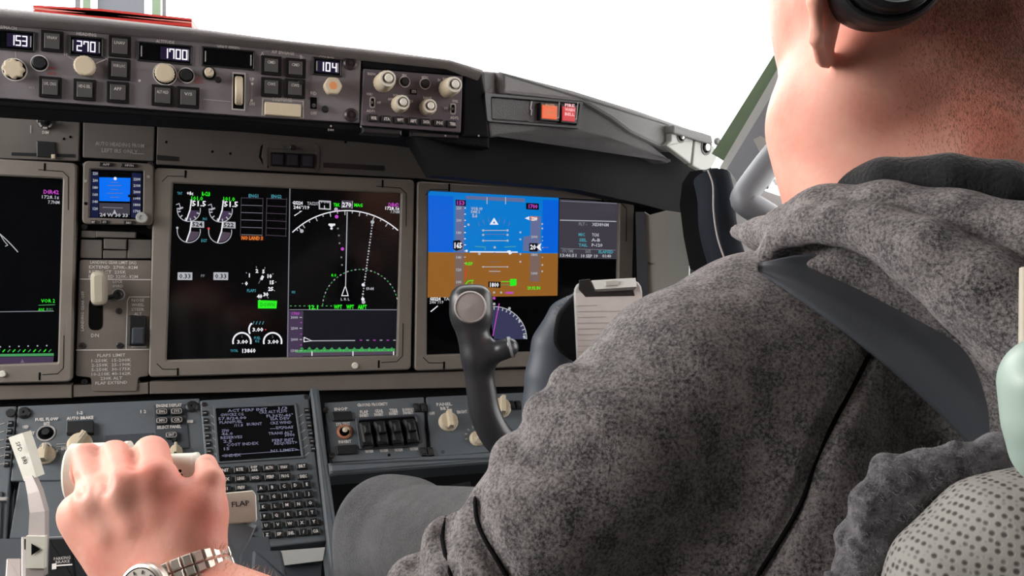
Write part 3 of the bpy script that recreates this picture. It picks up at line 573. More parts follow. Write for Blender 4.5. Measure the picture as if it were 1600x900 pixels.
def knob(pl, par, x, y, r, m, h=.018, ring=0, flute=None, name='knob', ringm='white', seg=28, cap=None, h0=0, pointer=None, skirt=None):
    b = MB(); s = pl.sc(x, y); c = pl.hit(x, y, h0)
    if ring: lathe(b, c, pl.n, [(ring*s, .0), (ring*s, .0012), ((ring-1.6)*s, .0012), ((ring-1.6)*s, .0002)], M[ringm], 28); lathe(b, c, pl.n, [((ring-1.6)*s, .0), ((ring-1.6)*s, .0008), (.0001, .0008)], M['hole'], 28)
    if skirt: lathe(b, c, pl.n, [(skirt*s, .001), (skirt*s, .004), (skirt*s*.8, .005)], M[m], seg)
    lathe(b, c, pl.n, [(r*s*.96, .001), (r*s, h*.5), (r*s, h*.86), (r*s*.93, h*.96), (r*s*.82, h), (r*s*.45, h), (.0001, h*1.01)], M[m], seg, flute, mats=[M[m]]*5+[M[cap or m]])
    if pointer is not None:
        d = pl.u*math.cos(math.radians(pointer)) + pl.v*math.sin(math.radians(pointer)); tube(b, [c+pl.n*h*.99, c+pl.n*h*.99+d*r*s*.85], .0008, M['white'], 6)
    return b.build(name, par)
fl8 = lambda t: 1 + .10*math.cos(8*t); fl20 = lambda t: 1 + .025*math.cos(20*t)
knob(PG, mc, 23, 109, 14.5, 'beige', .009, 18, fl8, seg=48); knob(PG, mc, 62, 99, 9.5, 'black', .006, 13); knob(PG, mc, 134, 105, 15.5, 'beige', .011, 0, fl20, seg=60)
knob(PG, mc, 258, 116, 14.5, 'beige', .009, 18, fl20, seg=60); knob(PG, mc, 291, 118, 9, 'black', .006, 12.5); knob(PG, mc, 327, 115, 7, 'beige', .012, 10.5, ringm='black', seg=20, pointer=60)
knob(PG, mc, 518, 137, 13.5, 'beige', .016, 0, lambda t: 1+.03*math.cos(6*t), seg=48, cap='orange')
knob(PG, mc, 469, 130, 4, 'black', .006); knob(PG, mc, 508, 171, 4.5, 'black', .006, 5.5, ringm='black'); knob(PG, mc, 341, 125, 3.6, 'black', .006, 5, ringm='black'); knob(PG, mc, 469, 131, 5, 'black', .004)
b = MB(); frame(b, PG, PG.quad(373, 143, 21, 60), PG.quad(373, 143, 17, 54), 0, .0015, M['greyl'], ro=.0005, ri=.0005, bev=.0003); prism(b, PG, PG.quad(373, 143, 17, 54), .0, .0008, M['hole'])
s = PG.sc(373, 143); lathe(b, PG.hit(373, 143, -.006) - X*6*s, X, [(22*s, 0), (24*s, .0015), (24*s, 12*s-.0015), (22*s, 12*s)], M['beige'], 40, lambda t: 1+.02*math.cos(40*t)); b.build('thumbwheel', mc)
b = MB(); frame(b, PG, PG.quad(442, 169, 66, 28), PG.quad(442, 169, 61, 24), 0, .001, M['greyl'], ro=.0004, ri=.0004, bev=.0002); prism(b, PG, PG.quad(442, 171, 57, 20), .0, .009, M['beige'], bev=.001, r=.0012); b.build('disengage_bar', mc)
b = MB(); prism(b, PG, PG.quad(490, 161, 10, 18), 0, .001, M['hole']); tube(b, [PG.hit(490,160,.001), PG.hit(490.5,165,.010)], [.0016,.0024], M['steel'], 8); b.build('toggle_switch', mc)
b = MB()
for s_, x, y, w_ in (('IAS/MACH',10,43,32),('HEADING',135,53.5,31),('ALTITUDE',258,65.5,29),('VERT SPEED',357,74.5,36),('COURSE',510,90,24),('A/P ENGAGE',442,82,36),('DISENGAGE',441,155.5,30),('UP',394,124,7),('DN',394,162,8),('F/D',490,146,10),('OFF',490,177,10)): text(b, PG, s_, x, y, 5, M['white'], .0006, w_, bold=.03)
text(b, PG, 'A', 410, 84, 6, M['white'], .0005); text(b, PG, 'B', 471, 89, 6, M['white'], .0005)
for k in range(2): text(b, PG, 'SPD' if k == 0 else 'INTV', 82, 107+k*8, 4.5, M['red'], .0005, 14); text(b, PG, 'ALT' if k == 0 else 'INTV', 311, 123+k*6, 4, M['red'], .0005, 13)
stroke(b, PG, [(24,79),(25,90)], 1.3, M['greyl'], .0005); stroke(b, PG, [(104,87),(118,95)], 1.3, M['greyl'], .0005); stroke(b, PG, [(150,99),(167,92)], 1.6, M['white'], .0005); text(b, PG, '10', 103, 85, 4.5, M['white'], .0005); text(b, PG, '30', 167, 92, 4.5, M['white'], .0005)
for k in range(4): stroke(b, PG, [(124+k*7,86+k*.4),(125+k*6.5,90+k*.4)], 1.2, M['greyl'], .0005)
stroke(b, PG, [(317,155),(360,159)], 1.3, M['greyl'], .0005); stroke(b, PG, [(394,130),(393,158)], 1, M['greyl'], .0005); disc(b, PG, 394, 131, 2.2, M['white'], .0006, 8); disc(b, PG, 393, 157, 2.2, M['white'], .0006, 8); disc(b, PG, 218, 126, 2.2, M['white'], .0006, 8); text(b, PG, 'MA', 50, 137, 4.5, M['greyl'], .0005)
stroke(b, PG, [(410,81),(422,80)], 1, M['greyl'], .0005); stroke(b, PG, [(462,86),(476,90)], 1, M['greyl'], .0005)
b.build('lettering', mc)
for x, y in ((547,99),(549,180)):
    b = MB(); s = PG.sc(x, y); c = PG.hit(x, y, 0); lathe(b, c, Y*-1, [(11*s, 0), (11*s, .001), (8*s, .0025), (7*s, .0025), (6*s, .0006), (3*s, .0006), (2.5*s, .003), (.0001, .003)], M['screw'], 18); b.build('fastener', mc)
# ------------------------------------------------------------------ EFIS control panel
ef = thing('efis_control_panel', 'small square panel of beige knobs to the right of the autopilot panel', 'control panel', PG.hit(643, 206))
b = MB(); prism(b, PG, [(568,107),(723,119),(720,207),(564,196)], -.045, .002, mat('mauve_grey_faceplate', (88,80,88), .5, var=.05), bev=.001, r=.001); b.build('faceplate', ef)
def bigknob(x, y, r, h, outer=.6, name='knob'):
    b = MB(); s = PG.sc(x, y); c = PG.hit(x, y, .002)
    lathe(b, c, Y*-1, [(r*s, 0), (r*s*.97, h*.6), (r*s*.86, h*.92), (r*s*.80, h)], M['beige'], 36, fl20)
    lathe(b, c+Vector((0,-h,0)), Y*-1, [(r*s*.80, -.001), (r*s*.80, .0012), (r*s*.60, .0014), (r*s*.56, -.001), (r*s*.45, -.001), (r*s*.42, .004), (r*s*.3, .005), (.0001, .005)], M['beige'], 28, mats=[M['cream'], M['cream'], M['screw'], M['hole'], M['screw'], M['cream'], M['cream'], M['cream']])
    return b.build(name, ef)
bigknob(598, 130, 15, .034); bigknob(699, 139, 14.5, .034); bigknob(624, 163.5, 13.5, .020); bigknob(667, 168.5, 13, .017)
for x, y, r in ((632,128,6.5),(664,131,6.5)): knob(PG, ef, x, y, r, 'black', .008, r+2.5, h0=.002)
for x, y in ((582,160),(708,170)):
    b = MB(); prism(b, PG, PG.quad(x, y, 9, 18), .002, .0028, M['greyl'], r=.003); prism(b, PG, PG.quad(x, y, 5, 13), .0028, .003, M['hole'], r=.0016); tube(b, [PG.hit(x,y,.003), PG.hit(x-1,y,.011)], [.001,.0018], M['steel'], 8); b.build('toggle_switch', ef)
for k, s_ in enumerate(('WXR','STA','WPT','ARPT','DATA','POS','TERR')):
    x, y = 583+k*20.6, 184.3+k*1.55
    b = MB(); prism(b, PG, PG.quad(x, y, 15, 11), .002, .007, M['black'], bev=.001, r=.001); text(b, PG, s_, x+1, y, 4.6, M['white'], .0075, 9.5, bold=.04); b.build('button', ef)
b = MB(); prism(b, PG, PG.quad(647, 143, 11, 8), .002, .006, M['black'], bev=.001); text(b, PG, 'STD', 647, 143, 4, M['white'], .0065, 7); b.build('button', ef)
b = MB()
for s_, x, y, w_ in (('RADIO',581,115.5,13),('MINS',598,115,10),('BARO',613,118,11),('FPV',632,118,7),('MTRS',664,121,10),('IN',686,125,4),('BARO',697,123.5,10),('HPA',709,127,7),('VOR1',577,147,9),('OFF',592,160.5,6),('ADF1',579,173.5,13),('APP',610,155,8),('VOR',618,149,8),('MAP',632,151,9),('PLN',642,158,6),('RANGE',668,153,13),('VOR2',711,158,9),('OFF',697,169.5,6),('ADF2',710,184,13)): text(b, PG, s_, x, y, 4, M['white'], .0025, w_, bold=.02)
b.build('lettering', ef)
# ------------------------------------------------------------------ glareshield
gs = thing('glareshield', 'dark grey padded glareshield top curving down across the cockpit under the windshield', 'glareshield', PG.hit(600, 200))
def loft(mb, rings, m, smooth=True, closed=False, caps=True):
    n = len(rings[0]); vs = [v for r in rings for v in r]; e = n if closed else n-1
    mb.add(vs, [[j*n+i, (j+1)*n+i, (j+1)*n+(i+1) % n, j*n+(i+1) % n] for j in range(len(rings)-1) for i in range(e)], m, smooth)
    if caps and closed: mb.add(rings[0], [list(range(n))], m); mb.add(rings[-1], [list(range(n))[::-1]], m)
# lip over the autopilot panel: top edge and bottom edge as seen, given depth
top = [(-240,-12),(0,11),(130,24),(300,42),(450,62),(600,78),(700,92),(752,107)]
bot = [(-240,10),(0,34),(130,44),(300,60),(450,76),(566,90),(700,104),(750,122)]
rings = []
for (a, b_) in zip(top, bot):
    T = PG.hit(*a, .004); B = PG.hit(*b_, .012); mid = (T+B)/2 + Vector((0,-.012,.003)); h = (T-B)[2]
    back = T + Vector((0, .42, .012)); rings.append([B+Vector((0,.06,.0)), B+Vector((0,.006,-.001)), B+Vector((0,-.003,.003)), B+Vector((0,-.010,h*.35)), T+Vector((0,-.008,-h*.25)), T+Vector((0,0,-.001)), T+Vector((0,.02,.002)), back, back-Vector((0,0,.03)), B+Vector((0,.2,-.0))])
b = MB(); loft(b, rings, M['lip'], closed=True); b.build('padded_lip', gs)
# dark housing around the EFIS panel
b = MB(); prism(b, PG, [(561,90),(752,108),(760,150),(765,215),(722,213),(724,118),(566,106)], -.10, -.001, M['flat'], bev=.003); prism(b, PG, [(-240,134),(0,153),(380,181),(562,192),(564,197),(722,208),(765,214),(765,232),(640,214),(560,206),(380,190),(0,166),(-240,150)], -.12, -.006, M['flat'], bev=.003); b.build('underside_housing', gs)
b = MB(); prism(b, PG, [(566,198),(628,203),(628,212),(566,208)], -.02, .003, M['black'], bev=.002); prism(b, PG, [(640,206),(716,211),(716,216),(640,213)], -.02, .001, M['black'], bev=.001)
for x, y in ((517,197),(564,198),(696,212),(748,212)): disc(b, PG, x, y, 1.6, M['greyl'], .0035, 6)
text(b, PG, 'DIM', 517, 203, 3.5, M['greyl'], .0, 9); b.build('light_strip', gs)
# first officer's wing of the glareshield: recedes and falls to the right
_wa = PG.hit(752, 160); _wd = Vector((.93, .36, -.04)).normalized()
PW = PL(_wa, _wd, Z)
fo = thing('glareshield_side_panel', 'sloping grey glareshield section with lit orange and red caution buttons', 'glareshield', PW.hit(850, 220))
b = MB(); prism(b, PW, [(754,110),(789,111),(786,149),(756,150)], -.12, -.008, M['shieldl'], bev=.004, r=.003); b.build('end_cap', fo)
b = MB(); prism(b, PW, [(786,110),(900,134),(1000,160),(1114,194),(1116,214),(1046,222),(985,196),(955,175),(912,152),(786,145)], -.16, .004, M['shieldl'], bev=.005, r=.002); b.build('upper_fascia', fo)
b = MB(); prism(b, PW, [(757,148),(912,152),(955,175),(1000,198),(1050,236),(1044,240),(1000,222),(950,207),(900,199),(862,197),(765,214)], -.10, -.002, M['shield'], bev=.003, r=.002); b.build('lower_fascia', fo)
b = MB(); frame(b, PW, [(757,144),(914,150),(905,194),(760,190)], [(768,151),(907,155),(901,188),(768,186)], -.004, .003, M['black'], ro=.004, ri=.002, hin=-.004, bev=.001); prism(b, PW, [(768,151),(907,155),(901,188),(768,186)], -.02, -.003, M['hole']); b.build('caution_recess', fo)
b = MB(); prism(b, PW, [(768,152),(828,154),(826,186),(768,185)], -.003, .0, M['shield'], bev=.001); b.build('blank_plate', fo)
b = MB(); stroke(b, PW, [(831,158),(829,170),(831,172),(830,180)], 1.6, M['white'], .0); b.build('button_guard', fo)
for pts, g, ls in (([(846,156),(875,157),(874,184),(845,183)], 'orange', None), ([(878,157),(904,158),(902,186),(877,185)], 'redb', ('FIRE','WARN','BELL'))):
    b = MB(); prism(b, PW, pts, -.003, .006, M['black'], bev=.001); q = [(p[0]+(3 if i in (0,3) else -3), p[1]+(3 if i < 2 else -3)) for i, p in enumerate(pts)]; prism(b, PW, q, .006, .008, G[g], bev=.0008)
    cx, cy = sum(p[0] for p in q)/4, sum(p[1] for p in q)/4
    for k, s_ in enumerate(ls or ('MASTER','CAUTION')): text(b, PW, s_, cx, cy-7+k*(7 if ls else 11)+(2 if not ls else 0), 4.4, G['pink'] if ls else M['orange'], .0086, 15, bold=.03)
    stroke(b, PW, [(pts[1][0]-1,pts[1][1]+2),(pts[2][0]-1,pts[2][1]),(pts[3][0]+6,pts[3][1]+1)], 1.5, M['greyl'], .0064); b.build('annunciator', fo, 'lit orange caution button' if g == 'orange' else 'lit red warning button')
b = MB(); P = [(1054,180),(1100,190),(1114,194),(1116,206),(1104,206),(1054,193)]; prism(b, PW, P, -.004, .021, M['shieldl'], bev=.002, r=.002); b.build('bracket_cover', fo)
b = MB(); prism(b, PW, [(1050,192),(1085,201),(1080,240),(1042,213),(1050,205)], .004, .014, M['lgrey'], bev=.002, r=.002); prism(b, PW, [(1087,202),(1118,210),(1122,228),(1113,244),(1098,250),(1082,242)], .004, .014, M['lgrey'], bev=.002, r=.004); b.build('mounting_bracket', fo)
for x, y, r in ((1064,213,10),(1103,230,12.5)):
    b = MB(); s = PW.sc(x, y); lathe(b, PW.hit(x, y, .014), PW.n, [(r*s, 0), (r*s, .001), (r*.75*s, .001), (r*.7*s, .0003), (r*.5*s, .0003), (r*.45*s, .004), (r*.2*s, .005), (.0001, .005)], M['screw'], 18, mats=[M['black'], M['black'], M['black'], M['hole'], M['steel'], M['steel'], M['steel'], M['steel']]); b.build('bolt', fo)
b = MB(); s = PW.sc(1120, 221); lathe(b, PW.hit(1119, 221, .014), PW.n, [(6*s, 0), (6*s, .004), (4*s, .005), (.0001, .005)], M['shieldl'], 16); b.build('end_knob', fo)
# dark shroud below the right side of the glareshield
sh = thing('panel_shroud', 'black curved shroud hanging below the right end of the glareshield', 'shroud', pt(1070, 330, 1.15))
b = MB(); front = [(640,203),(765,212),(862,196),(950,205),(1000,220),(1046,238),(1098,250),(1112,262),(1070,300),(1062,335),(1000,318),(900,296),(780,284),(680,274)]
hull_slab(b, [PW.hit(x, y, -.03) for x, y in front[::-1]], [PW.hit(x, y, -.03)+Vector((.0,.05,0)) for x, y in front[::-1]], M['flat']); b.build('shroud_panel', sh)
b = MB(); P = [(1066,286),(1078,268),(1096,265),(1110,276),(1114,300),(1116,330),(1122,370),(1130,410),(1100,430),(1078,420),(1068,370),(1062,320)]
f_ = [pt(x, y, 1.02) for x, y in P]; k_ = [pt(x, y, 1.16)+X*.02 for x, y in P]; hull_slab(b, f_, k_, M['flat'], False); b.build('hanging_flap', sh)
# right hand grey box and black post between it and the display
bx = thing('side_console_box', 'tall plain grey-beige box to the right of the flight display', 'box', PM.hit(1035, 430))
b = MB(); P = [(1006,331),(1014,336),(1040,329),(1066,333),(1071,372),(1078,392),(1074,470),(1012,470)]; hull_slab(b, [pt(x, y, 1.17) for x, y in P], [pt(x+2, y, 1.34) for x, y in P], mat('grey_beige_box_paint', (150,148,142), .6, var=.03)); b.build('front_face', bx)
b = MB(); hull_slab(b, [pt(x, y, 1.165) for x, y in ((993,331),(1007,331),(1013,470),(996,470))], [pt(x, y, 1.3) for x, y in ((993,331),(1007,331),(1013,470),(996,470))], M['pedd']); b.build('side_strip', bx)
b = MB(); s = .0009; tube(b, [pt(1014,411,1.17), pt(1014,411,1.166)], 2*s, M['black'], 8); b.build('screw', bx)
# ------------------------------------------------------------------ red folder on top of the glareshield
fd = thing('red_folder', 'flat red folder with papers lying on top of the glareshield', 'folder', PG.hit(150, 30))
for k, (dy, m) in enumerate(((0, mat('red_card', (214,60,52), .5)), (4.5, mat('pink_paper', (238,150,140), .6)), (8, mat('red_cover', (222,72,66), .45)))):
    f_ = [PG.hit(x, y-dy, .0)+Vector((0,.03,.004)) for x, y in ((42,14),(130,24),(298,38),(298,33),(150,17),(42,11))]
    b = MB(); hull_slab(b, [f_[0],f_[1],f_[2],f_[3],f_[4],f_[5]], [p+Vector((.03,.26,.0)) for p in f_], m if True else m); b.build('cover' if k != 1 else 'paper', fd)
b = MB(); hull_slab(b, [PG.hit(x, y)+Vector((0,.2,.003)) for x, y in ((340,46),(384,48),(382,44),(345,42))], [PG.hit(x, y)+Vector((0,.24,.003)) for x, y in ((340,46),(384,48),(382,44),(345,42))], M['shield']); o = b.build('sensor_bump'); tag(o, 'small dark raised fitting on top of the glareshield, right of the red folder', 'fitting')
# ================================================================== sloping forward pedestal
HP = .0
aisle = thing('forward_pedestal_panel', 'sloping blue-grey panel between the two keypads, behind the hand', 'control panel', PC.hit(160, 760))
b = MB(); prism(b, PC, [(28,634),(312,622),(326,748),(16,752)], -.03, 0, M['ped'], bev=.0015, r=.002); b.build('faceplate', aisle)
b = MB(); prism(b, PC, [(30,750),(150,748),(150,842),(14,842)], -.03, -.002, M['ped'], bev=.0015); b.build('lower_plate', aisle)
b = MB(); prism(b, PC, [(104,658),(146,656),(146,676),(103,677)], 0, .008, M['black'], bev=.001, r=.001); b.build('indicator_window', aisle)
b = MB(); prism(b, PC, [(163,680),(240,676),(242,700),(160,704)], 0, .003, M['pedd'], bev=.001); b.build('recessed_plate', aisle)
b = MB(); prism(b, PC, [(240,633),(290,631),(296,700),(244,704)], 0, .0015, M['pedd'], bev=.0005); b.build('key_plate', aisle)
for x, y, s_ in ((253,642.5,'ENG'),(276,642,'SYS'),(253,656.5,'INFO'),(276.5,655.5,'C/R'),(268,679,'ENT')):
    b = MB(); prism(b, PC, PC.quad(x, y, 19, 11), .0015, .006, M['key'], bev=.001, r=.003); frame(b, PC, PC.quad(x, y, 16, 8.5), PC.quad(x, y, 14.4, 7), .006, .0063, M['greyl'], ro=.003, ri=.003, bev=.0001, hin=.006); text(b, PC, s_, x, y, 4.4, M['white'], .0066, 9); b.build('key', aisle)
def sknob(par, x, y, r, h, m='beige', pl=PC, ang=90, base=1.15, name='selector_knob'):
    """round base with a raised bar grip across it"""
    b = MB(); s = pl.sc(x, y); c = pl.hit(x, y)
    lathe(b, c, pl.n, [(r*base*s, 0), (r*base*s, .003), (r*s, .005), (r*s*.92, h*.6), (r*s*.8, h*.62), (.0001, h*.62)], M[m], 28)
    d = pl.u*math.cos(math.radians(ang)) + pl.v*math.sin(math.radians(ang)); e = pl.n.cross(d)
    P = [c+pl.n*(h*.6)+d*a*r*s+e*q*r*s*.3 for a, q in ((-.95,-1),(.95,-1),(.95,1),(-.95,1))]; T = [p+pl.n*h*.5-e*((p-c).dot(e))*.3 for p in P]
    hull_slab(b, T, P, M[m]); tube(b, [c+pl.n*h*1.11+d*r*s*.2, c+pl.n*h*1.11+d*r*s*.9], .0005, M['white'], 5)
    return b.build(name, par)
sknob(aisle, 71, 712, 12, .016); sknob(aisle, 125, 695, 15, .018, ang=60); sknob(aisle, 275, 706, 8, .016)
for x, y, r in ((72,677,10),(273,689,6.5),(71,700,6)):
    b = MB(); s = PC.sc(x, y); c = PC.hit(x, y); lathe(b, c, PC.n, [((r+2.5)*s, 0), ((r+2.5)*s, .001), ((r+.8)*s, .001), (r*s, .0004), (r*.6*s, .0004), (r*.5*s, .006), (.0001, .006)], M['greyl'], 24, mats=[M['greyl'],M['greyl'],M['greyl'],M['hole'],M['hole'],M['black'],M['screw'],M['screw']]); b.build('knob', aisle)
b = MB()
for s_, x, y, w_ in (('FUEL FLOW',73,655,36),('RATE',73,661.5,9),('AUTO BRAKE',125,653,42),('1-2',125,645,9),('RESET',47,677,14),('OFF',57,707,9),('UP',87,706,8),('ENGINE DISPLAY',264,633.5,40),('SELECT PANEL',264,667,38),('NORM',297,658.5,9),('USED',40,667,9),('1 2',224,643,9),('RTO',100,701,8)): text(b, PC, s_, x, y, 4.6, M['white'], .0022, w_, bold=.03)
for k in range(3): stroke(b, PC, [(88,694+k*4),(103,693+k*4)], .8, M['greyl'], .001)
b.build('lettering', aisle)
for x, y in ((38,646),(300,636)): 
    b = MB(); s = PC.sc(x, y); lathe(b, PC.hit(x, y), PC.n, [(8.5*s, 0), (8.5*s, .003), (6*s, .005), (2*s, .005), (.0001, .003)], M['black'], 16); b.build('fastener', aisle)
# ------------------------------------------------------------------ the two flight computer keypads
def cdu_side(par, xs, ys, lab, flip):
    for x, y in zip(xs, ys):
        b = MB(); prism(b, PC, PC.quad(x, y, 9, 8), 0, .005, M['key'], bev=.0008, r=.0006); stroke(b, PC, [PC.off(x, y, -2.5, 0), PC.off(x, y, 2.5, 0)], 1.2, M['greyl'], .0054); b.build('line_select_key', par, kind=None)
cl = thing('flight_computer_keypad', 'black-keyed flight computer cut off by the left edge of the photo', 'keypad', PC.hit(8, 800))
b = MB(); prism(b, PC, [(-150,642),(26,634),(14,760),(6,900),(-160,900)], -.03, .001, M['ped'], bev=.0015, r=.003); b.build('faceplate', cl)
cdu_side(cl, (16,14.5,13,12,11,10), (661,673,685.5,698,711,724), None, 1)
b = MB()
for k in range(6): stroke(b, PC, [(-4,664+k*12.5),(7,661+k*12.5)], 1.3, M['greyl'], .0015)
b.build('lettering', cl)
b = MB(); s = PC.sc(17, 646); lathe(b, PC.hit(17, 646, .001), PC.n, [(6*s, 0), (6*s, .003), (.0001, .003)], M['black'], 12); b.build('fastener', cl)
b = MB(); prism(b, PC, [(-60,770),(4,768),(0,860),(-60,862)], .001, .004, M['pedd'], bev=.001); prism(b, PC, [(-50,778),(12,776),(10,782),(-50,784)], .004, .008, M['greyl'], bev=.001); b.build('slotted_cover', cl)
cr = thing('flight_computer_keypad', 'black-keyed flight computer with small text screen to the right of the hand', 'keypad', PC.hit(430, 856))
b = MB(); prism(b, PC, [(312,625),(482,615),(497,740),(511,845),(380,860),(340,862),(322,740)], -.03, .003, M['ped'], bev=.002, r=.004); b.build('faceplate', cr)
b = MB(); frame(b, PC, [(333,634),(463,629),(475,715),(339,724)], [(337,638),(460,633),(471,712),(343,721)], .003, .0052, M['ped'], ro=.001, ri=.0005, hin=.0035, bev=.0006); prism(b, PC, [(336,637),(461,632),(472,713),(342,722)], .002, .0037, M['glass']); scr = b.build('screen', cr)
b = MB()
def ct(s_, u, v, w_, hp=4.2, m='cdu', al='c'):    # u, v in 0..1 over the screen
    L = Vector((337+6*v, 638+83*v)); R_ = Vector((460+11*v, 633+79*v)); p = L.lerp(R_, u); text(b, PC, s_, p[0], p[1], hp, G[m], .0042, w_, al=al, bold=.02)
for s_, u, v, w_ in (('ACT PERF INIT',.40,.055,62),('1/3',.85,.05,14),('GW/CRZ CG',.20,.13,36),('CRZ ALT FL370',.72,.11,44),('57.8/24.00',.20,.20,44),('FL367/-46°',.80,.19,42),('PLAN/FUEL',.18,.27,36),('ISA DEV',.80,.25,30),('/11.8',.27,.34,14),('BURNT',.47,.33,24),('CRZ WIND',.80,.33,34),('ZFW',.10,.43,12),('---°/---',.80,.43,36),('46.0',.12,.49,18),('T/C OAT',.84,.43,28),('RESERVES',.17,.56,34),('TRANS ALT',.78,.53,38),('2.5',.12,.63,14),('3000',.89,.58,16),('COST INDEX',.30,.70,50),('PERF INIT',.80,.67,34),('15',.10,.77,9),('REQUEST>',.83,.73,36),('<INDEX',.15,.90,30),('N1 LIMIT>',.80,.87,42)):
    ct(s_, u, v, w_)
p0, p1 = (357,711), (468,703); stroke(b, PC, [p0, p1], .8, G['cdu'], .0042); b.build('screen_text', scr)
cdu_side(cr, (320,321.5,322.8,324,325.3,326.5), (645,657,669,681,693,705), None, 1)
cdu_side(cr, (479.5,481.5,483.5,485.5,487.5,489.5), (641,653,665,677,689,701), None, 1)
b = MB()
for k in range(6):
    stroke(b, PC, [(329+k*1.2,648+k*12),(335+k*1.2,653+k*12)], 1.2, M['greyl'], .0035); stroke(b, PC, [(465+k*2,653+k*12),(473+k*2,647+k*12)], 1.2, M['greyl'], .0035)
b.build('lettering', cr)
KY = []
fr = [(['INIT\nREF','RTE','DEP\nARR','ALTN','VNAV',None,'BRT'],719.5), (['FIX','LEGS','HOLD','PERF','PROG',None,'EXEC'],736)]
def key(s_, x, y, w_, h_, hp=4.6, round_=False):
    b = MB()
    prism(b, PC, PC.quad(x, y, w_, h_), .003, .0075, M['key'], bev=.001, r=.0012 if not round_ else .0045, seg=4)
    L = s_.split('\n')
    for i, q in enumerate(L):
        if not q: continue
        text(b, PC, q, *PC.off(x, y, 0, (len(L)-1)*2.4-i*4.8), hp if len(L) == 1 else 3.4, M['white'], .0079, min(w_*.62, len(q)*3.2+1) if len(q) > 1 else None, bold=.03)
    b.build('key', cr)
for j, (row, y) in enumerate(((('INIT','RTE','DEP\nARR','ALTN','VNAV'),734.5),(('FIX','LEGS','HOLD','PERF','PROG'),748.5))):
    for i, s_ in enumerate(row): key(s_, 351.5+i*23+j*1.8, y-i*1.25, 18.5, 10.5)
key('BRT', 472, 728, 18, 9); key('EXEC', 474, 744, 18, 8.5); key('N1', 352, 763.5, 18.5, 9); key('PREV', 377, 761.5, 18.5, 9)
L5 = ('ABCDE','FGHIJ','KLMNO','PQRST','UVWXY')
for j, row in enumerate(L5 + ('Z',)):
    for i in range(5):
        s_ = row[i] if j < 5 else ('Z','SP','DEL','/','CLR')[i]
        y0 = 762.5 + j*14.6; key(s_, 407.5+i*18+j*2.0+(.18*i*j), y0-i*1.5, 13.8, 10.8)
for j, row in enumerate(('789','0+.')):
    pass
for s_, x, y in (('.',373,826),('0',390,825),('+/-',392,840),('6',375,841)): key(s_, x, y, 13, 11, round_=True)
for x, y in ((319,632),(478,620),(500,818),(497,790)): screw(PC, x, y, 3.5, cr, .003)
# ------------------------------------------------------------------ pedestal side rail, and the first officer's lower panel
rl = thing('pedestal_rail', 'blue-grey edge rail running down the right side of the keypad', 'rail', PC.hit(515, 850))
b = MB(); prism(b, PC, [(485,606),(498,605),(512,720),(530,850),(536,905),(518,905),(508,820),(497,720)], -.05, .010, M['ped'], bev=.003, r=.002); b.build('rail', rl)
lp = thing('lower_right_panel', 'blue-grey lower panel with a row of four guarded switches above the knee', 'control panel', PC.hit(640, 735))
b = MB(); prism(b, PC, [(506,629),(662,620),(668,714),(518,722)], -.02, 0, M['ped'], bev=.0012, r=.002); prism(b, PC, [(666,620),(838,612),(846,700),(674,714)], -.02, 0, M['ped'], bev=.0012, r=.002); b.build('faceplate', lp)
b = MB(); prism(b, PC, [(512,722),(846,700),(850,716),(514,742)], -.03, .012, M['ped'], bev=.005, r=.002); b.build('lower_edge_rail', lp)
b = MB(); prism(b, PC, PC.quad(535, 649.5, 31, 14), 0, .004, M['black'], bev=.001); b.build('indicator_window', lp); b = MB(); prism(b, PC, PC.quad(542, 702, 32, 14), 0, .004, M['black'], bev=.001); b.build('indicator_window', lp)
b = MB(); s = PC.sc(538, 675); lathe(b, PC.hit(538, 675), PC.n, [(11*s, 0), (11*s, .002), (8*s, .003), (7*s, .001), (4*s, .001), (4*s, .008), (.0001, .009)], M['beige'], 20, mats=[mat('copper_ring', (190,120,90), .4, metal=.4)]*2+[M['beige'],M['hole'],M['hole'],M['beige'],M['beige'],M['beige']]); b.build('test_switch', lp)
b = MB(); frame(b, PC, [(555,652),(652,646),(662,690),(640,698),(562,702)], [(560,656),(649,650),(656,688),(638,694),(566,698)], 0, .004, M['pedd'], ro=.003, ri=.003, bev=.001); prism(b, PC, [(560,656),(649,650),(656,688),(638,694),(566,698)], 0, .001, M['hole']); b.build('switch_well', lp)
for k in range(4):
    x, y = 573+k*23.5, 677-k*1.6
    b = MB(); prism(b, PC, PC.quad(x, y, 19, 38), .001, .014, M['black'], bev=.004, r=.003); prism(b, PC, PC.quad(x+1, y-7, 12, 14), .014, .022, M['black'], bev=.003, r=.002); prism(b, PC, PC.quad(x-1, y+16, 10, 6), .014, .017, M['flat'], bev=.001); b.build('guarded_switch', lp)
b = MB()
for s_, x, y, w_ in (('GROUND PROXIMITY',582,632,48),('FLAP',569,643.5,13),('GEAR',592,642,13),('TERR',615,641,13),('RUNWAY',638,640,18),('INHIBIT',569,649,14),('INHIBIT',592,647.5,14),('INHIBIT',615,646,14),('INHIBIT',638,645,16),('INOP',533,639,21),('SYS TEST',536,662.5,22),('INHIBIT',539,690,20),('NORM',577,705,12),('NORM',600,704,12),('NORM',623,703,12),('NORM',647,701.5,12),('PANEL',694,631.5,24),('BRT',695,638,14),('OFF',675,646,9),('BRIGHT',722,643.5,16)): text(b, PC, s_, x, y, 4.6, M['white'], .0006, w_, bold=.03)
for a in range(6): stroke(b, PC, [(742+12*math.cos(math.radians(200-a*32)),681-12*math.sin(math.radians(200-a*32))),(742+16*math.cos(math.radians(200-a*32)),681-16*math.sin(math.radians(200-a*32)))], 2, M['greyl'], .0006)
disc(b, PC, 608, 711, 2.5, M['hole'], .0005, 10); disc(b, PC, 692, 706, 3, M['pedd'], .0005, 10)
b.build('lettering', lp)
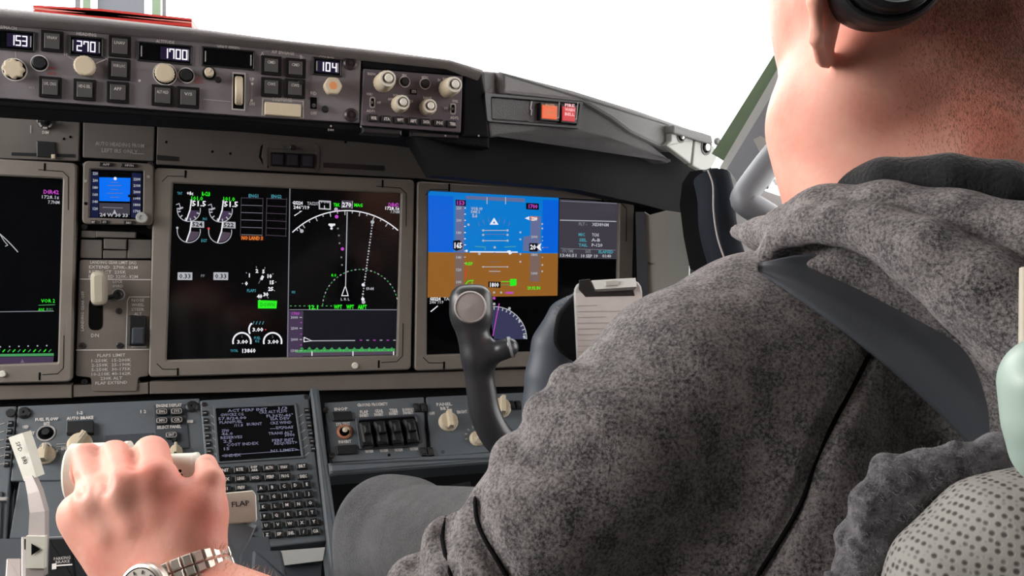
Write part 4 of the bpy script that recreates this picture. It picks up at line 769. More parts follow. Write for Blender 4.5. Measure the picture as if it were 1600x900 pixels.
sknob(lp, 700, 660, 13, .018, ang=90, base=1.1); sknob(lp, 745, 686, 10, .012, ang=40, base=1.15); sknob(lp, 782, 638, 13, .018, ang=80)
for x, y in ((657,636),(668,705),(805,632)):
    b = MB()
    for dx in (-5.5, 5.5): prism(b, PC, PC.quad(x+dx, y, 9, 13), 0, .004, M['black'], bev=.001, r=.001); prism(b, PC, PC.quad(x+dx, y, 4, 6), .004, .005, M['screw'], bev=.0004)
    b.build('latch', lp)
b = MB(); stroke(b, PC, [(664,640),(668,700)], 3, M['hole'], .001); b.build('panel_joint', lp)
for x, y in ((509,641),(518,712)): screw(PC, x, y, 5, lp)
# ================================================================== throttle quadrant below the hand
_q = math.radians(62)
PQ = PL(pt(200, 900, .74), X, (0, math.sin(_q), math.cos(_q)), vpx=(3860, 496), lean=-.05)
qd = thing('throttle_quadrant', 'grey throttle quadrant housing under the hand with black label plates', 'throttle quadrant', PQ.hit(200, 905))
b = MB()
def qbox(P, h0, h1, m, bev=.001, r=.001): prism(b, PQ, P, h0, h1, M[m], bev=bev, r=r)
qbox([(-120,842),(420,838),(470,1150),(-300,1150)], -.10, 0, 'pedd'); b.build('housing', qd)
b = MB(); qbox([(33,838),(71,838),(69,905),(33,905)], 0, .012, 'lever', .001, .0012); qbox([(10,872),(33,872),(33,905),(8,905)], 0, .008, 'lever', .001, .0012); b.build('side_guide', qd)
b = MB(); qbox([(38,842),(46,842),(45,858),(38,858)], .012, .0126, 'hole', 0, 0); b.build('guide_slot', qd)
b = MB(); prism(b, PQ, [(74,841),(112,840),(120,908),(72,908)], 0, .016, M['flat'], bev=.002, r=.002); b.build('label_plate', qd)
b = MB(); text(b, PQ, 'PARKING', 97, 872, 4.5, M['greyl'], .0165, 26); text(b, PQ, 'BRAKE', 98, 877.5, 4.5, M['greyl'], .0165, 22)
stroke(b, PQ, [(86,884),(113,882)], 2.2, M['white'], .0165); flatp(b, PQ, [(81,881),(88,880),(88,889),(81,890)], M['white'], .0167); stroke(b, PQ, [(62,840),(108,838)], 1.2, M['greyl'], .0165); b.build('lettering', qd)
b = MB(); qbox([(395,858),(440,858),(450,905),(392,905)], 0, .02, 'pedd', .003, .002); b.build('side_cover', qd)
kb = thing('stowage_tray', 'pale grey metal tray edge jutting out below the keypad', 'tray', pt(470, 880, .96))
b = MB(); hull_slab(b, [pt(x, y, .94) for x, y in ((432,861),(508,855),(504,876),(440,884))], [pt(x, y, .99) for x, y in ((432,861),(508,855),(504,876),(440,884))], M['lgrey']); b.build('tray_lip', kb)
b = MB(); hull_slab(b, [pt(x, y, .95) for x, y in ((441,884),(503,876),(500,930),(442,930))], [pt(x, y, 1.0) for x, y in ((441,884),(503,876),(500,930),(442,930))], M['pedd']); b.build('tray_front', kb)
# speed brake lever
sb = thing('speed_brake_lever', 'tall pale speed brake lever with a labelled cream handle at far left', 'lever', pt(50, 890, .66))
def bar(mb, P, W_, d, m, th=.006, bev=True):
    """flat bar seen face-on: centre line in pixels with depth, width in pixels"""
    L = []; R = []
    for i, (x, y, dd) in enumerate(P):
        a = P[max(i-1, 0)]; c = P[min(i+1, len(P)-1)]; t = Vector((c[0]-a[0], c[1]-a[1])).normalized(); n = Vector((t[1], -t[0]))
        L.append(pt(x-n[0]*W_[i]/2, y-n[1]*W_[i]/2, dd)); R.append(pt(x+n[0]*W_[i]/2, y+n[1]*W_[i]/2, dd))
    fw = c2w((0, 0, 1))*th; rings = [[l, r, r+fw, l+fw] for l, r in zip(L, R)]; n = 4; vs = [v for r in rings for v in r]
    fs = [[j*n+i, j*n+(i+1) % n, (j+1)*n+(i+1) % n, (j+1)*n+i] for j in range(len(rings)-1) for i in range(n)] + [[0,3,2,1], [len(vs)-4, len(vs)-3, len(vs)-2, len(vs)-1]]
    mb.add(vs, fs, m)
b = MB(); bar(b, [(44,745,.655),(52,770,.65),(58,800,.645),(57,840,.64),(55,866,.64),(54,900,.64)], [13,19,24,26,28,28], 0, M['lever']); b.build('stem', sb)
b = MB(); bar(b, [(24,680,.665),(36,715,.66),(47,749,.655)], [23,22,20], 0, M['cream'], th=.012); hd = b.build('handle', sb)
b = MB(); bar(b, [(55,838,.638),(54,888,.638)], [29,29], 0, M['cream'], th=.004); b.build('pointer_plate', sb)
PS = PL(pt(35, 715, .6595), c2w((1,0,0)), c2w((0,-1,0)), vpx=(1e6, 450), lean=0)
b = MB()
for s_, x, y, w_ in (('SPD',30,698,16),('BRK',39,721,15)): text(b, PS, s_, x, y, 6.5, M['hole'], .001, w_, rot=-70)
PS2 = PL(pt(55, 858, .6375), c2w((1,0,0)), c2w((0,-1,0)), vpx=(1e6, 450), lean=0); flatp(b, PS2, [(49,849),(63,858),(49,868)], M['hole'], .0006); b.build('lettering', sb)
# flap lever
flv = thing('flap_lever', 'pale flap lever with a cream block handle marked FLAP right of the hand', 'lever', pt(385, 850, .66))
b = MB(); hull_slab(b, [pt(x, y, .585) for x, y in ((352,770),(395,766),(399,771),(401,811),(398,816),(355,819))], [pt(x, y, .612) for x, y in ((356,772),(396,768),(400,773),(402,813),(399,816),(358,820))], M['cream'])
hf = b.build('handle', flv); bm = hf.modifiers.new('bevel', 'BEVEL'); bm.width = .0022; bm.segments = 3
PF = PL(pt(376, 788, .5848), c2w((1,0,0)), c2w((0,-1,0)), vpx=(1e6, 450), lean=0)
b = MB(); text(b, PF, 'FLAP', 376, 787, 8, M['black'], .0004, 28, rot=6); b.build('lettering', flv)
b = MB(); bar(b, [(378,818,.602),(370,840,.62),(360,866,.65),(355,900,.68)], [40,38,30,28], 0, M['sgrey'], th=.006); b.build('stem', flv)
# thrust levers under the hand
def thrust(label, x0, x1, y, r, d, sgn):
    t = thing('thrust_lever', label, 'lever', pt((x0+x1)/2, 900, d+.06), 'thrust levers')
    A, B = pt(x0, y, d), pt(x1, y-4, d+.004); ax = (B-A).normalized()
    b = MB(); L = (B-A).length; lathe(b, A, ax, [(r*.86, 0), (r, .002), (r, L-.004), (r*1.02, L-.003), (r*1.02, L-.001), (r*.9, L)], M['cream'], 28, xa=c2w((0,-1,0)), sy=.72); b.build('handle', t)
    b = MB(); m = (A+B)/2; tube(b, [m, m+c2w((0,.03,.008)), m+c2w((0,.075,.03)), m+c2w((0,.14,.05))], [.009,.008,.008,.008], M['lever'], 12); b.build('stem', t)
    return t
t1 = thrust('left thrust lever with cream rounded handle gripped under the little and ring fingers', 108, 205, 741, .0205, .56, -1)
t2 = thrust('right thrust lever with cream rounded handle, its end showing beside the thumb', 212, 312, 741, .0125, .54, 1)
b = MB()
for x, y in ((281,736),(283,743)): tube(b, [pt(x, y, .5275), pt(x, y, .5255)], .0011, M['hole'], 8)
b.build('screw', t2)
# ================================================================== cockpit shell
def struct(name, b): o = b.build(name); o['kind'] = 'structure'; return o
CAB = mat('cabin_lining_grey', (110,108,104), .8, var=.03)
b = MB(); box(b, (-1.4, -1.6, -.06), (1.4, 1.9, 0.0), mat('cockpit_floor_grey', (60,60,62), .9)); struct('floor', b)
b = MB(); box(b, (-1.4, -1.6, 2.1), (1.4, 1.12, 2.16), CAB); struct('ceiling', b)
b = MB(); box(b, (-1.4, -1.66, 0), (1.4, -1.6, 2.16), CAB); struct('wall_rear', b)
b = MB(); box(b, (-1.4, -1.6, 0), (-1.34, 1.9, 1.25), CAB); struct('wall_left', b)
b = MB(); box(b, (-1.4, -1.6, 1.25), (-1.34, .25, 2.16), CAB); struct('wall_left_rear', b)
b = MB(); box(b, (1.3, -1.6, 0), (1.36, 1.9, 1.12), CAB); struct('wall_right', b)
b = MB(); box(b, (1.3, -1.6, 1.12), (1.36, -.25, 2.16), CAB); struct('wall_right_rear', b)
b = MB(); box(b, (-1.4, 1.84, 0), (1.4, 1.9, 1.10), CAB); struct('wall_front', b)
b = MB(); box(b, (-1.34, 1.42, 0), (1.3, 1.46, 1.0), M['flat']); struct('wall_footwell_shade', b)  # matt black sheet added so the foot well reads as deep shade
# windshield glass, frames
GL = bpy.data.materials.new('window_glass'); GL.use_nodes = True; n_ = GL.node_tree.nodes; l_ = GL.node_tree.links
for q in list(n_): n_.remove(q)
o_ = n_.new('ShaderNodeOutputMaterial'); tr = n_.new('ShaderNodeBsdfTransparent'); gg = n_.new('ShaderNodeBsdfGlossy'); gg.inputs['Roughness'].default_value = .02; fr_ = n_.new('ShaderNodeFresnel'); fr_.inputs[0].default_value = 1.3; mx = n_.new('ShaderNodeMixShader')
l_.new(fr_.outputs[0], mx.inputs[0]); l_.new(tr.outputs[0], mx.inputs[1]); l_.new(gg.outputs[0], mx.inputs[2]); l_.new(mx.outputs[0], o_.inputs[0])
def pane(name, P):
    b = MB(); b.add([Vector(p) for p in P], [list(range(len(P)))], GL); return struct(name, b)
pane('window_1', [(-.18,1.86,1.10),(.95,1.72,1.10),(.90,1.05,2.12),(-.18,1.15,2.12)])
pane('window_2', [(-1.3,1.72,1.10),(-.24,1.86,1.10),(-.24,1.15,2.12),(-1.2,1.05,2.12)])
pane('window_3', [(1.31,-.25,1.12),(1.31,1.6,1.12),(1.12,1.0,2.12),(1.12,-.25,2.12)])
pane('window_4', [(-1.37,.25,1.25),(-1.37,1.6,1.25),(-1.2,1.0,2.12),(-1.2,.25,2.12)])
# centre post seen above the folder
b = MB(); D = 1.62
hull_slab(b, [pt(x, y, D) for x, y in ((152,-420),(226,-420),(226,150),(152,150))], [pt(x, y, D+.06) for x, y in ((152,-420),(226,-420),(226,150),(152,150))], M['post'])
for P in (((129,-420),(142,-420),(142,150),(129,150)), ((238,-420),(252,-420),(251,150),(237,150))): hull_slab(b, [pt(x, y, D-.01) for x, y in P], [pt(x, y, D+.05) for x, y in P], M['green'])
for P in (((117,-420),(126,-420),(126,150),(117,150)), ((254,-420),(262,-420),(259,150),(253,150))): hull_slab(b, [pt(x, y, D-.01) for x, y in P], [pt(x, y, D+.05) for x, y in P], M['shield'])
struct('trim_1', b)
# right hand window post, sill and lining
b = MB(); P = [(1112,240),(1205,92),(1330,-110),(1352,-110),(1216,112),(1206,135),(1131,252)]
hull_slab(b, [pt(x, y, 1.10) for x, y in P], [pt(x+6, y, 1.16) for x, y in P], M['green']); struct('trim_2', b)
b = MB(); P = [(1124,262),(1212,112),(1340,-110),(1352,-110),(1222,132),(1136,274)]
hull_slab(b, [pt(x, y, 1.07) for x, y in P], [pt(x, y, 1.10) for x, y in P], M['lgrey']); struct('trim_3', b)
b = MB(); P = [(1137,262),(1208,145),(1360,-110),(1420,-110),(1250,170),(1230,205),(1152,285)]
hull_slab(b, [pt(x, y, 1.03) for x, y in P], [pt(x, y, 1.06) for x, y in P], mat('grey_pillar_lining', (128,130,136), .6)); struct('trim_4', b)
# pale sill and side lining curving toward the seat
b = MB(); P = [(1112,272),(1134,263),(1158,285),(1200,300),(1290,330),(1330,380),(1330,560),(1180,560),(1140,420),(1128,380),(1120,330)]
hull_slab(b, [pt(x, y, 1.05) for x, y in P], [pt(x, y, 1.12)+X*.05 for x, y in P], mat('pale_sidewall_lining', (236,236,236), .55)); struct('trim_5', b)
b = MB(); tube(b, smoothpath([pt(1112,278,1.0), pt(1119,310,.99), pt(1121,350,.98), pt(1130,390,.97), pt(1146,430,.96), pt(1170,470,.95)], 5), [.022]*26, mat('dark_slate_trim', (30,34,41), .9, spec=.15), 14); tube(b, smoothpath([pt(1106,266,.972), pt(1114,290,.966), pt(1115,330,.955), pt(1122,375,.947), pt(1138,420,.936)], 5), [.0011]*21, M['greyl'], 6); struct('trim_6', b)
b = MB(); P = [(1040,300),(1072,266),(1122,262),(1135,300),(1165,560),(1040,560)]
hull_slab(b, [pt(x, y, 1.36) for x, y in P], [pt(x, y, 1.42) for x, y in P], M['pedd']); struct('wall_side_lower', b)
# grab handle
gh = thing('grab_handle', 'thick grey angled grab handle on the right window sill beside the jaw', 'handle', pt(1190, 340, .95))
b = MB(); tube(b, smoothpath([pt(1262,170,.97), pt(1226,222,.96), pt(1190,268,.95), pt(1164,306,.94), pt(1168,318,.94), pt(1200,338,.95), pt(1240,360,.97)], 6), [.0155]*31+[.015]*6, mat('grab_handle_grey', (112,114,120), .5), 18); b.build('grip', gh)
b = MB(); f_ = [(1177,218),(1189,212),(1196,217),(1205,214),(1208,222),(1188,240)]; hull_slab(b, [pt(x, y, .975) for x, y in f_], [pt(x, y, .985) for x, y in f_], M['lgrey']); b.build('latch', gh)
b = MB(); tube(b, [pt(1238,232,.98), pt(1214,262,.98), pt(1196,292,.97)], [.004,.004,.004], M['lgrey'], 8); b.build('inner_rod', gh)
# something yellow outside, beyond the side window
yo = thing('ground_equipment', 'yellow and brown ground equipment seen small through the side window', 'ground equipment', pt(1228, 300, 6))
b = MB(); YM = mat('yellow_vehicle_paint', (222,190,90), .5, var=.25, vscale=4); P = [(1206,262),(1216,250),(1226,256),(1238,276),(1252,294),(1248,300),(1226,302),(1216,290)]
hull_slab(b, [pt(x, y, 5.6) for x, y in P], [pt(x, y, 6.0) for x, y in P], YM); b.build('body_panel', yo)
b = MB(); P = [(1218,250),(1226,256),(1228,268),(1220,266)]; hull_slab(b, [pt(x, y, 5.55) for x, y in P], [pt(x, y, 5.59) for x, y in P], mat('brown_paint', (150,90,50), .6)); P = [(1206,268),(1216,290),(1226,302),(1220,303),(1205,280)]; hull_slab(b, [pt(x, y, 5.55) for x, y in P], [pt(x, y, 5.59) for x, y in P], M['shield']); b.build('frame_rail', yo)
# ================================================================== control wheel
yk = thing('control_yoke', 'black control wheel horn with round grey button, in front of the flight display', 'yoke', pt(780, 720, .86))
# ================================================================== smooth bodies: distance fields turned into one skin
class SDF:
    def __init__(s, lo, hi, vox):
        s.lo = np.array(lo, float); s.vox = vox; s.n = np.ceil((np.array(hi)-s.lo)/vox).astype(int)+1; s.F = np.full(s.n, .03, np.float32)
    def _box(s, lo, hi):
        a = np.maximum(0, np.floor((lo-s.lo)/s.vox).astype(int)); b = np.minimum(s.n, np.ceil((hi-s.lo)/s.vox).astype(int)+1)
        if (b <= a).any(): return None
        ax = [(s.lo[i]+np.arange(a[i], b[i])*s.vox).astype(np.float32) for i in range(3)]
        return tuple(slice(a[i], b[i]) for i in range(3)), ax[0][:, None, None], ax[1][None, :, None], ax[2][None, None, :]
    def _mix(s, sl, d, k, op):
        A = s.F[sl]
        if op == 'add':
            if k > 0: h = np.maximum(k-np.abs(A-d), 0)/k; s.F[sl] = np.minimum(A, d) - h*h*k*.25
            else: s.F[sl] = np.minimum(A, d)
        else:
            d = -d; h = np.maximum(k-np.abs(A-d), 0)/max(k, 1e-6); s.F[sl] = np.maximum(A, d) + h*h*k*.25
    def cap(s, a, b, ra, rb, k=.008, op='add', flat=None):
        """tapered capsule; flat = (axis, factor) squeezes the section along an axis"""
        a = np.array(a, float); b = np.array(b, float); m = max(ra, rb)+k+.006+2*s.vox
        q = s._box(np.minimum(a, b)-m, np.maximum(a, b)+m)
        if q is None: return
        sl, x, y, z = q; ab = b-a; L = float(ab@ab)+1e-12
        t = np.clip(((x-a[0])*ab[0]+(y-a[1])*ab[1]+(z-a[2])*ab[2])/L, 0, 1)
        dx, dy, dz = x-a[0]-t*ab[0], y-a[1]-t*ab[1], z-a[2]-t*ab[2]
        if flat is not None:
            f, fac = flat; f = np.array(f, float); f /= np.linalg.norm(f); pr = dx*f[0]+dy*f[1]+dz*f[2]; e = (1/fac-1)
            dx, dy, dz = dx+pr*f[0]*e, dy+pr*f[1]*e, dz+pr*f[2]*e
        d = np.sqrt(dx*dx+dy*dy+dz*dz)-(ra+(rb-ra)*t)
        s._mix(sl, d.astype(np.float32), k, op)
    def chain(s, P, R, k=.006, op='add', flat=None):
        for i in range(len(P)-1): s.cap(P[i], P[i+1], R[i], R[i+1], k, op, flat)
    def ell(s, c, ax, r, k=.01, op='add'):
        """ellipsoid; ax = three unit axes (rows)"""
        c = np.array(c, float); A = np.array([np.array(v, float) for v in ax]); m = max(r)+k+.006+2*s.vox
        q = s._box(c-m, c+m)
        if q is None: return
        sl, x, y, z = q; u = [((x-c[0])*A[i][0]+(y-c[1])*A[i][1]+(z-c[2])*A[i][2]) for i in range(3)]
        k0 = np.sqrt(sum((u[i]/r[i])**2 for i in range(3)))+1e-9; k1 = np.sqrt(sum((u[i]/r[i]**2)**2 for i in range(3)))+1e-9
        s._mix(sl, (k0*(k0-1)/k1).astype(np.float32), k, op)
    def val(s, p):
        i = tuple(np.clip(((np.array(p)-s.lo)/s.vox+.5).astype(int), 0, s.n-1)); return float(s.F[i])
    def ray(s, px, py, d0=.2, d1=.8):
        """first surface point along the sight line through a pixel"""
        a = pt(px, py, d0); b = pt(px, py, d1); N = int((d1-d0)/s.vox*1.6); prev = s.val(a)
        for i in range(1, N+1):
            p = a.lerp(b, i/N); v = s.val(p)
            if v < 0:
                t = prev/(prev-v) if prev > 0 else 0; return a.lerp(b, (i-1+t)/N)
            prev = v
        return None
    def mesh(s, name, mats, parent=None, smooth=1):
        Fd = s.F; S = Fd < 0; nx, ny, nz = s.n
        c = [S[i:nx-1+i, j:ny-1+j, k:nz-1+k] for i in (0, 1) for j in (0, 1) for k in (0, 1)]
        cnt = sum(q.astype(np.uint8) for q in c); act = (cnt > 0) & (cnt < 8)
        idx = np.argwhere(act); ids = np.full(act.shape, -1, np.int32); ids[act] = np.arange(len(idx))
        acc = np.zeros((len(idx), 3)); w = np.zeros(len(idx)); o = [np.array(q) for q in ((0,0,0),(0,0,1),(0,1,0),(0,1,1),(1,0,0),(1,0,1),(1,1,0),(1,1,1))]
        V = [Fd[tuple((idx+q).T)] for q in o]
        for i in range(8):
            for j in range(i+1, 8):
                df = o[j]-o[i]
                if abs(df).sum() != 1: continue
                cr = (V[i] < 0) != (V[j] < 0); t = np.where(cr, V[i]/np.where(cr, V[i]-V[j], 1), 0)[:, None]
                acc += np.where(cr[:, None], o[i]+df*t, 0); w += cr
        P = s.lo + (idx + acc/w[:, None])*s.vox; fs = []
        for ax in range(3):
            a1, a2 = [(1, 2), (2, 0), (0, 1)][ax]; sh = [slice(1, -1)]*3; sh[ax] = slice(0, -1); sh2 = list(sh); sh2[ax] = slice(1, None)
            A = S[tuple(sh)]; B = S[tuple(sh2)]; e = np.argwhere(A != B)
            if len(e) == 0: continue
            up = A[tuple(e.T)]; e = e + 1; e[:, ax] -= 1
            def cid(d1, d2):
                q = e.copy(); q[:, a1] -= d1; q[:, a2] -= d2; return ids[tuple(q.T)]
            Q = np.stack([cid(1, 1), cid(0, 1), cid(0, 0), cid(1, 0)], 1); Q[~up] = Q[~up][:, ::-1]; fs.append(Q)
        Q = np.concatenate(fs); Q = Q[(Q >= 0).all(1)]
        cen = P.mean(0); me = bpy.data.meshes.new(name); me.vertices.add(len(P)); me.vertices.foreach_set('co', (P-cen).ravel())
        me.loops.add(Q.size); me.loops.foreach_set('vertex_index', Q.ravel().astype(np.int32)); me.polygons.add(len(Q)); me.polygons.foreach_set('loop_start', np.arange(0, Q.size, 4, dtype=np.int32))
        me.update(calc_edges=True); me.validate()
        me.polygons.foreach_set('use_smooth', np.ones(len(me.polygons), bool))
        for m_ in mats: me.materials.append(m_)
        ob = bpy.data.objects.new(name, me); COL.objects.link(ob); cen = Vector(cen); BASE[ob.name] = cen
        if parent is not None: ob.parent = parent; ob.location = cen - BASE[parent.name]
        else: ob.location = cen
        if smooth:
            md = ob.modifiers.new('smooth', 'SMOOTH'); md.factor = .5; md.iterations = smooth
        s.P = P; return ob
def bounds(P, m): P = np.array([list(p) for p in P]); return P.min(0)-m, P.max(0)+m
# the yoke horn, one moulded piece
Pn = [pt(736,486,.80), pt(842,738,.83), pt(800,540,.80), pt(735,455,.80)]
S = SDF(*bounds(Pn, .035), .0012)
q_ = [(736,478,.80,.0165),(737,505,.80,.0165),(741,535,.80,.0150),(747,570,.802,.0140),(752,610,.804,.0145),(758,645,.806,.0150),(775,680,.81,.0155),(805,708,.815,.0160),(845,735,.82,.0160)]
PP_ = smoothpath([pt(*a[:3]) for a in q_], 5); RR_ = list(np.interp(np.linspace(0, len(q_)-1, len(PP_)), range(len(q_)), [a[3] for a in q_])); S.chain(PP_, RR_, .0, flat=(c2w((0,0,1)), .8))
S.cap(pt(724,466,.80), pt(748,466,.80), .0125, .0125, .01); S.cap(pt(724,492,.80), pt(748,492,.80), .012, .012, .01)
S.cap(pt(748,560,.80), pt(790,545,.794), .0105, .0094, .014); S.cap(pt(786,546,.794), pt(795,543,.793), .0096, .0094, .002)
S.mesh('horn_grip', [M['yoke']], yk, 2)
bm_ = MB(); c = pt(735,480,.786); ax = (EYE-c).normalized(); s = .80/1300
lathe(bm_, c, ax, [(25*s, -.004), (25*s, .003), (23*s, .005), (22*s, .004), (.0001, .0062)], mat('grey_round_button', (150,142,140), .5), 32); bm_.build('round_button', yk)
bm_ = MB(); lathe(bm_, pt(794,543.5,.793), (pt(804,541,.793)-pt(794,543.5,.793)).normalized(), [(.0098, 0), (.0104, .001), (.0104, .0035), (.0098, .0045), (.0001, .0045)], M['sgrey'], 20, mats=[M['yoke'],M['sgrey'],M['yoke'],M['yoke'],M['yoke']]); bm_.build('switch_cap', yk)
# column hub behind
S = SDF(*bounds([pt(820,470,.9), pt(1000,700,.9), pt(820,700,.86)], .08), .002)
q_ = [(915,470,.90,.014),(885,498,.90,.018),(868,540,.90,.023),(862,590,.90,.026),(862,640,.90,.029),(866,720,.90,.032)]
S.chain([pt(*a[:3]) for a in q_], [a[3] for a in q_], .015, flat=(c2w((0,0,1)), .7)); S.cap(pt(915,540,.945), pt(960,600,.945), .045, .05, .02)
S.mesh('column_hub', [M['yokeg']], yk, 2)
PH = PL(pt(900, 500, .862), c2w((1,0,0)), c2w((0,-1,0)), vpx=(1e6, 450), lean=0)
bm_ = MB(); prism(bm_, PH, [(866,520),(872,490),(898,460),(930,452),(930,600),(905,570),(880,556),(866,540)], -.02, 0, M['flat'], bev=.003, r=.006); bm_.build('hub_recess', yk)
bm_ = MB()
for k in range(8):
    a = 175-k*12; x, y = 921+54*math.cos(math.radians(a)), 505-48*math.sin(math.radians(a)); stroke(bm_, PH, [(x, y), (x+5*math.cos(math.radians(a)), y-5*math.sin(math.radians(a)))], 2, M['greyl'], .0006)
bm_.build('trim_scale', yk)
# clipboard on the hub
cb = thing('chart_clip', 'white clip holder with paper fixed on the middle of the control wheel', 'clipboard', pt(950, 560, .85))
PK = PL(pt(950, 490, .845), c2w((1,0,-.05)), c2w((0,-1,.1)), vpx=(1e6, 450), lean=0)
bm_ = MB(); prism(bm_, PK, [(896,440),(1003,436),(1008,600),(902,600)], -.006, 0, M['lgrey'], bev=.002, r=.013); bm_.build('board', cb)
bm_ = MB(); prism(bm_, PK, [(899,458),(1003,455),(1006,590),(904,590)], 0, .0012, mat('white_chart_paper', (196,190,188), .7, var=.04, vscale=90), bev=.0003)
for k in range(9): stroke(bm_, PK, [(903,478+k*9),(903+30+((k*37) % 60),477+k*9)], 1, M['greyl'], .0016)
bm_.build('paper', cb)
bm_ = MB(); hull_slab(bm_, [PK.hit(x, y, h) for x, y, h in ((924,438,.003),(993,434,.003),(995,448,.011),(930,452,.011))][::-1], [PK.hit(x, y, .0) for x, y in ((924,438),(993,434),(990,454),(934,457))][::-1], M['lgrey']); prism(bm_, PK, [(945,438),(965,437),(966,446),(946,447)], .006, .0105, M['lgrey'], bev=.001); bm_.build('spring_clip', cb)
bm_ = MB(); prism(bm_, PK, [(905,438),(922,436),(930,455),(990,453),(992,462),(915,464),(904,452)], .0, .002, M['black'], bev=.0005); bm_.build('clip_base', cb)
# foot well darkness: pedals and column boot are only hinted at
fw = thing('rudder_pedal', 'dark rudder pedal assembly barely visible in the black foot well behind the knee', 'pedal', pt(720, 800, 1.15))
bm_ = MB(); hull_slab(bm_, [pt(x, y, 1.12) for x, y in ((690,760),(735,752),(742,800),(694,806))], [pt(x, y, 1.15) for x, y in ((690,760),(735,752),(742,800),(694,806))], M['black']); bm_.build('pedal_plate', fw)
bm_ = MB(); tube(bm_, [pt(716,800,1.14), pt(722,860,1.12), pt(730,940,1.1)], .01, M['black'], 10); tube(bm_, [pt(710,772,1.118), pt(716,770,1.115)], .003, M['steel'], 8); bm_.build('pedal_arm', fw)
# ================================================================== the pilot
cf = lambda x, y, z: c2w((x, y, z))              # directions in the sight frame: right, down, away
SK = bpy.data.materials.new('skin'); SK.use_nodes = True; n_ = SK.node_tree.nodes; l_ = SK.node_tree.links; b_ = n_['Principled BSDF']
b_.inputs['Roughness'].default_value = .5; b_.inputs['Specular IOR Level'].default_value = .35; b_.inputs['Subsurface Weight'].default_value = .12; b_.inputs['Subsurface Radius'].default_value = (.010,.0035,.002); b_.inputs['Subsurface Scale'].default_value = .5
tc = n_.new('ShaderNodeTexCoord'); nz = n_.new('ShaderNodeTexNoise'); nz.inputs['Scale'].default_value = 22; nz.inputs['Detail'].default_value = 4; l_.new(tc.outputs['Object'], nz.inputs[0])
rp = n_.new('ShaderNodeValToRGB'); rp.color_ramp.elements[0].position = .32; rp.color_ramp.elements[0].color = (*lin((240,180,160)), 1); rp.color_ramp.elements[1].position = .7; rp.color_ramp.elements[1].color = (*lin((222,138,120)), 1)
l_.new(nz.outputs[0], rp.inputs[0]); l_.new(rp.outputs[0], b_.inputs['Base Color'])
nb = n_.new('ShaderNodeTexNoise'); nb.inputs['Scale'].default_value = 260; nb.inputs['Detail'].default_value = 4; l_.new(tc.outputs['Object'], nb.inputs[0]); bp_ = n_.new('ShaderNodeBump'); bp_.inputs['Strength'].default_value = .25; bp_.inputs['Distance'].default_value = .001; l_.new(nb.outputs[0], bp_.inputs['Height']); l_.new(bp_.outputs[0], b_.inputs['Normal'])
pil = thing('person', 'person seen from behind in a grey fleece hoodie, left hand on the thrust levers', 'person', pt(1450, 1100, .5))
HC = (1445, -30, .475)
hc = pt(*HC); fwd = cf(-.34, .05, .94).normalized(); upv = cf(.02, -1, .06); upv = (upv - fwd*upv.dot(fwd)).normalized(); lft = upv.cross(fwd).normalized()
if lft.dot(cf(0,0,-1)) < 0: lft = -lft
AX = (fwd, lft, upv)
H = lambda f, l, u: hc + fwd*f + lft*l + upv*u
lo, hi = bounds([pt(80,960,.40), pt(80,640,.62), pt(1750,0,.36), hc+Vector((.13,.13,.14)), hc-Vector((.13,.13,.16)), pt(1500,760,.5), pt(860,1180,.42)], .02)
S = SDF(lo, hi, .0021)
# head and neck
S.ell(H(-.012,0,.030), AX, (.096,.076,.088), .01); S.ell(H(.030,0,-.010), AX, (.066,.064,.082), .03)
S.ell(H(.052,0,-.072), AX, (.040,.040,.032), .03); S.cap(H(.010,.048,-.062), H(.060,.020,-.088), .020, .016, .03); S.cap(H(.010,-.048,-.062), H(.060,-.020,-.088), .020, .016, .03)
S.cap(H(.090,0,.030), H(.112,0,-.018), .008, .012, .012); S.ell(H(.088,.028,.022), AX, (.012,.016,.010), .01, 'sub'); S.ell(H(.088,-.028,.022), AX, (.012,.016,.010), .01, 'sub')
S.cap(H(.092,.018,-.048), H(.092,-.018,-.048), .005, .005, .005); S.cap(H(.090,.018,-.056), H(.090,-.018,-.056), .005, .005, .005)
S.cap(pt(1452,40,.495), pt(1462,330,.515), .064, .066, .02); S.cap(pt(1340,190,.485), pt(1390,330,.495), .040, .046, .025)
S.cap(pt(1560,60,.48), pt(1590,300,.49), .045, .056, .03); S.cap(pt(1290,205,.50), pt(1325,330,.49), .024, .03, .03)
# left ear, standing slightly off the head
ec = pt(1293, 0, .418); ef_ = (cf(-.86,0,-.3)).normalized()
ea = (cf(-.5,.0,-.86)).normalized(); eb = cf(0,-1,0); en = ea.cross(eb)
en = cf(.66,0,-.75)
S.cap(pt(1302,-30,.420), pt(1290,86,.438), .017, .0075, .008, flat=(en, .32))
S.chain([pt(1283,92,.436), pt(1276,60,.418), pt(1273,0,.411), pt(1276,-50,.408), pt(1294,-84,.412)], [.0034,.0032,.0034,.0036,.0036], .004)
# arm inside the sleeve, forearm and wrist
SHO, ELB, WR = pt(1190,560,.50), pt(800,1080,.415), pt(282,930,.458)
S.cap(SHO, ELB, .035, .032, .01); S.cap(pt(1480,620,.53), SHO, .07, .036, .02); S.cap(pt(1465,330,.49), pt(1500,620,.54), .06, .085, .02)
S.cap(ELB, pt(470,1020,.43), .034, .030, .01); S.cap(pt(470,1020,.43), WR, .030, .0245, .01); S.cap(WR, pt(262,885,.462), .0245, .022, .01)
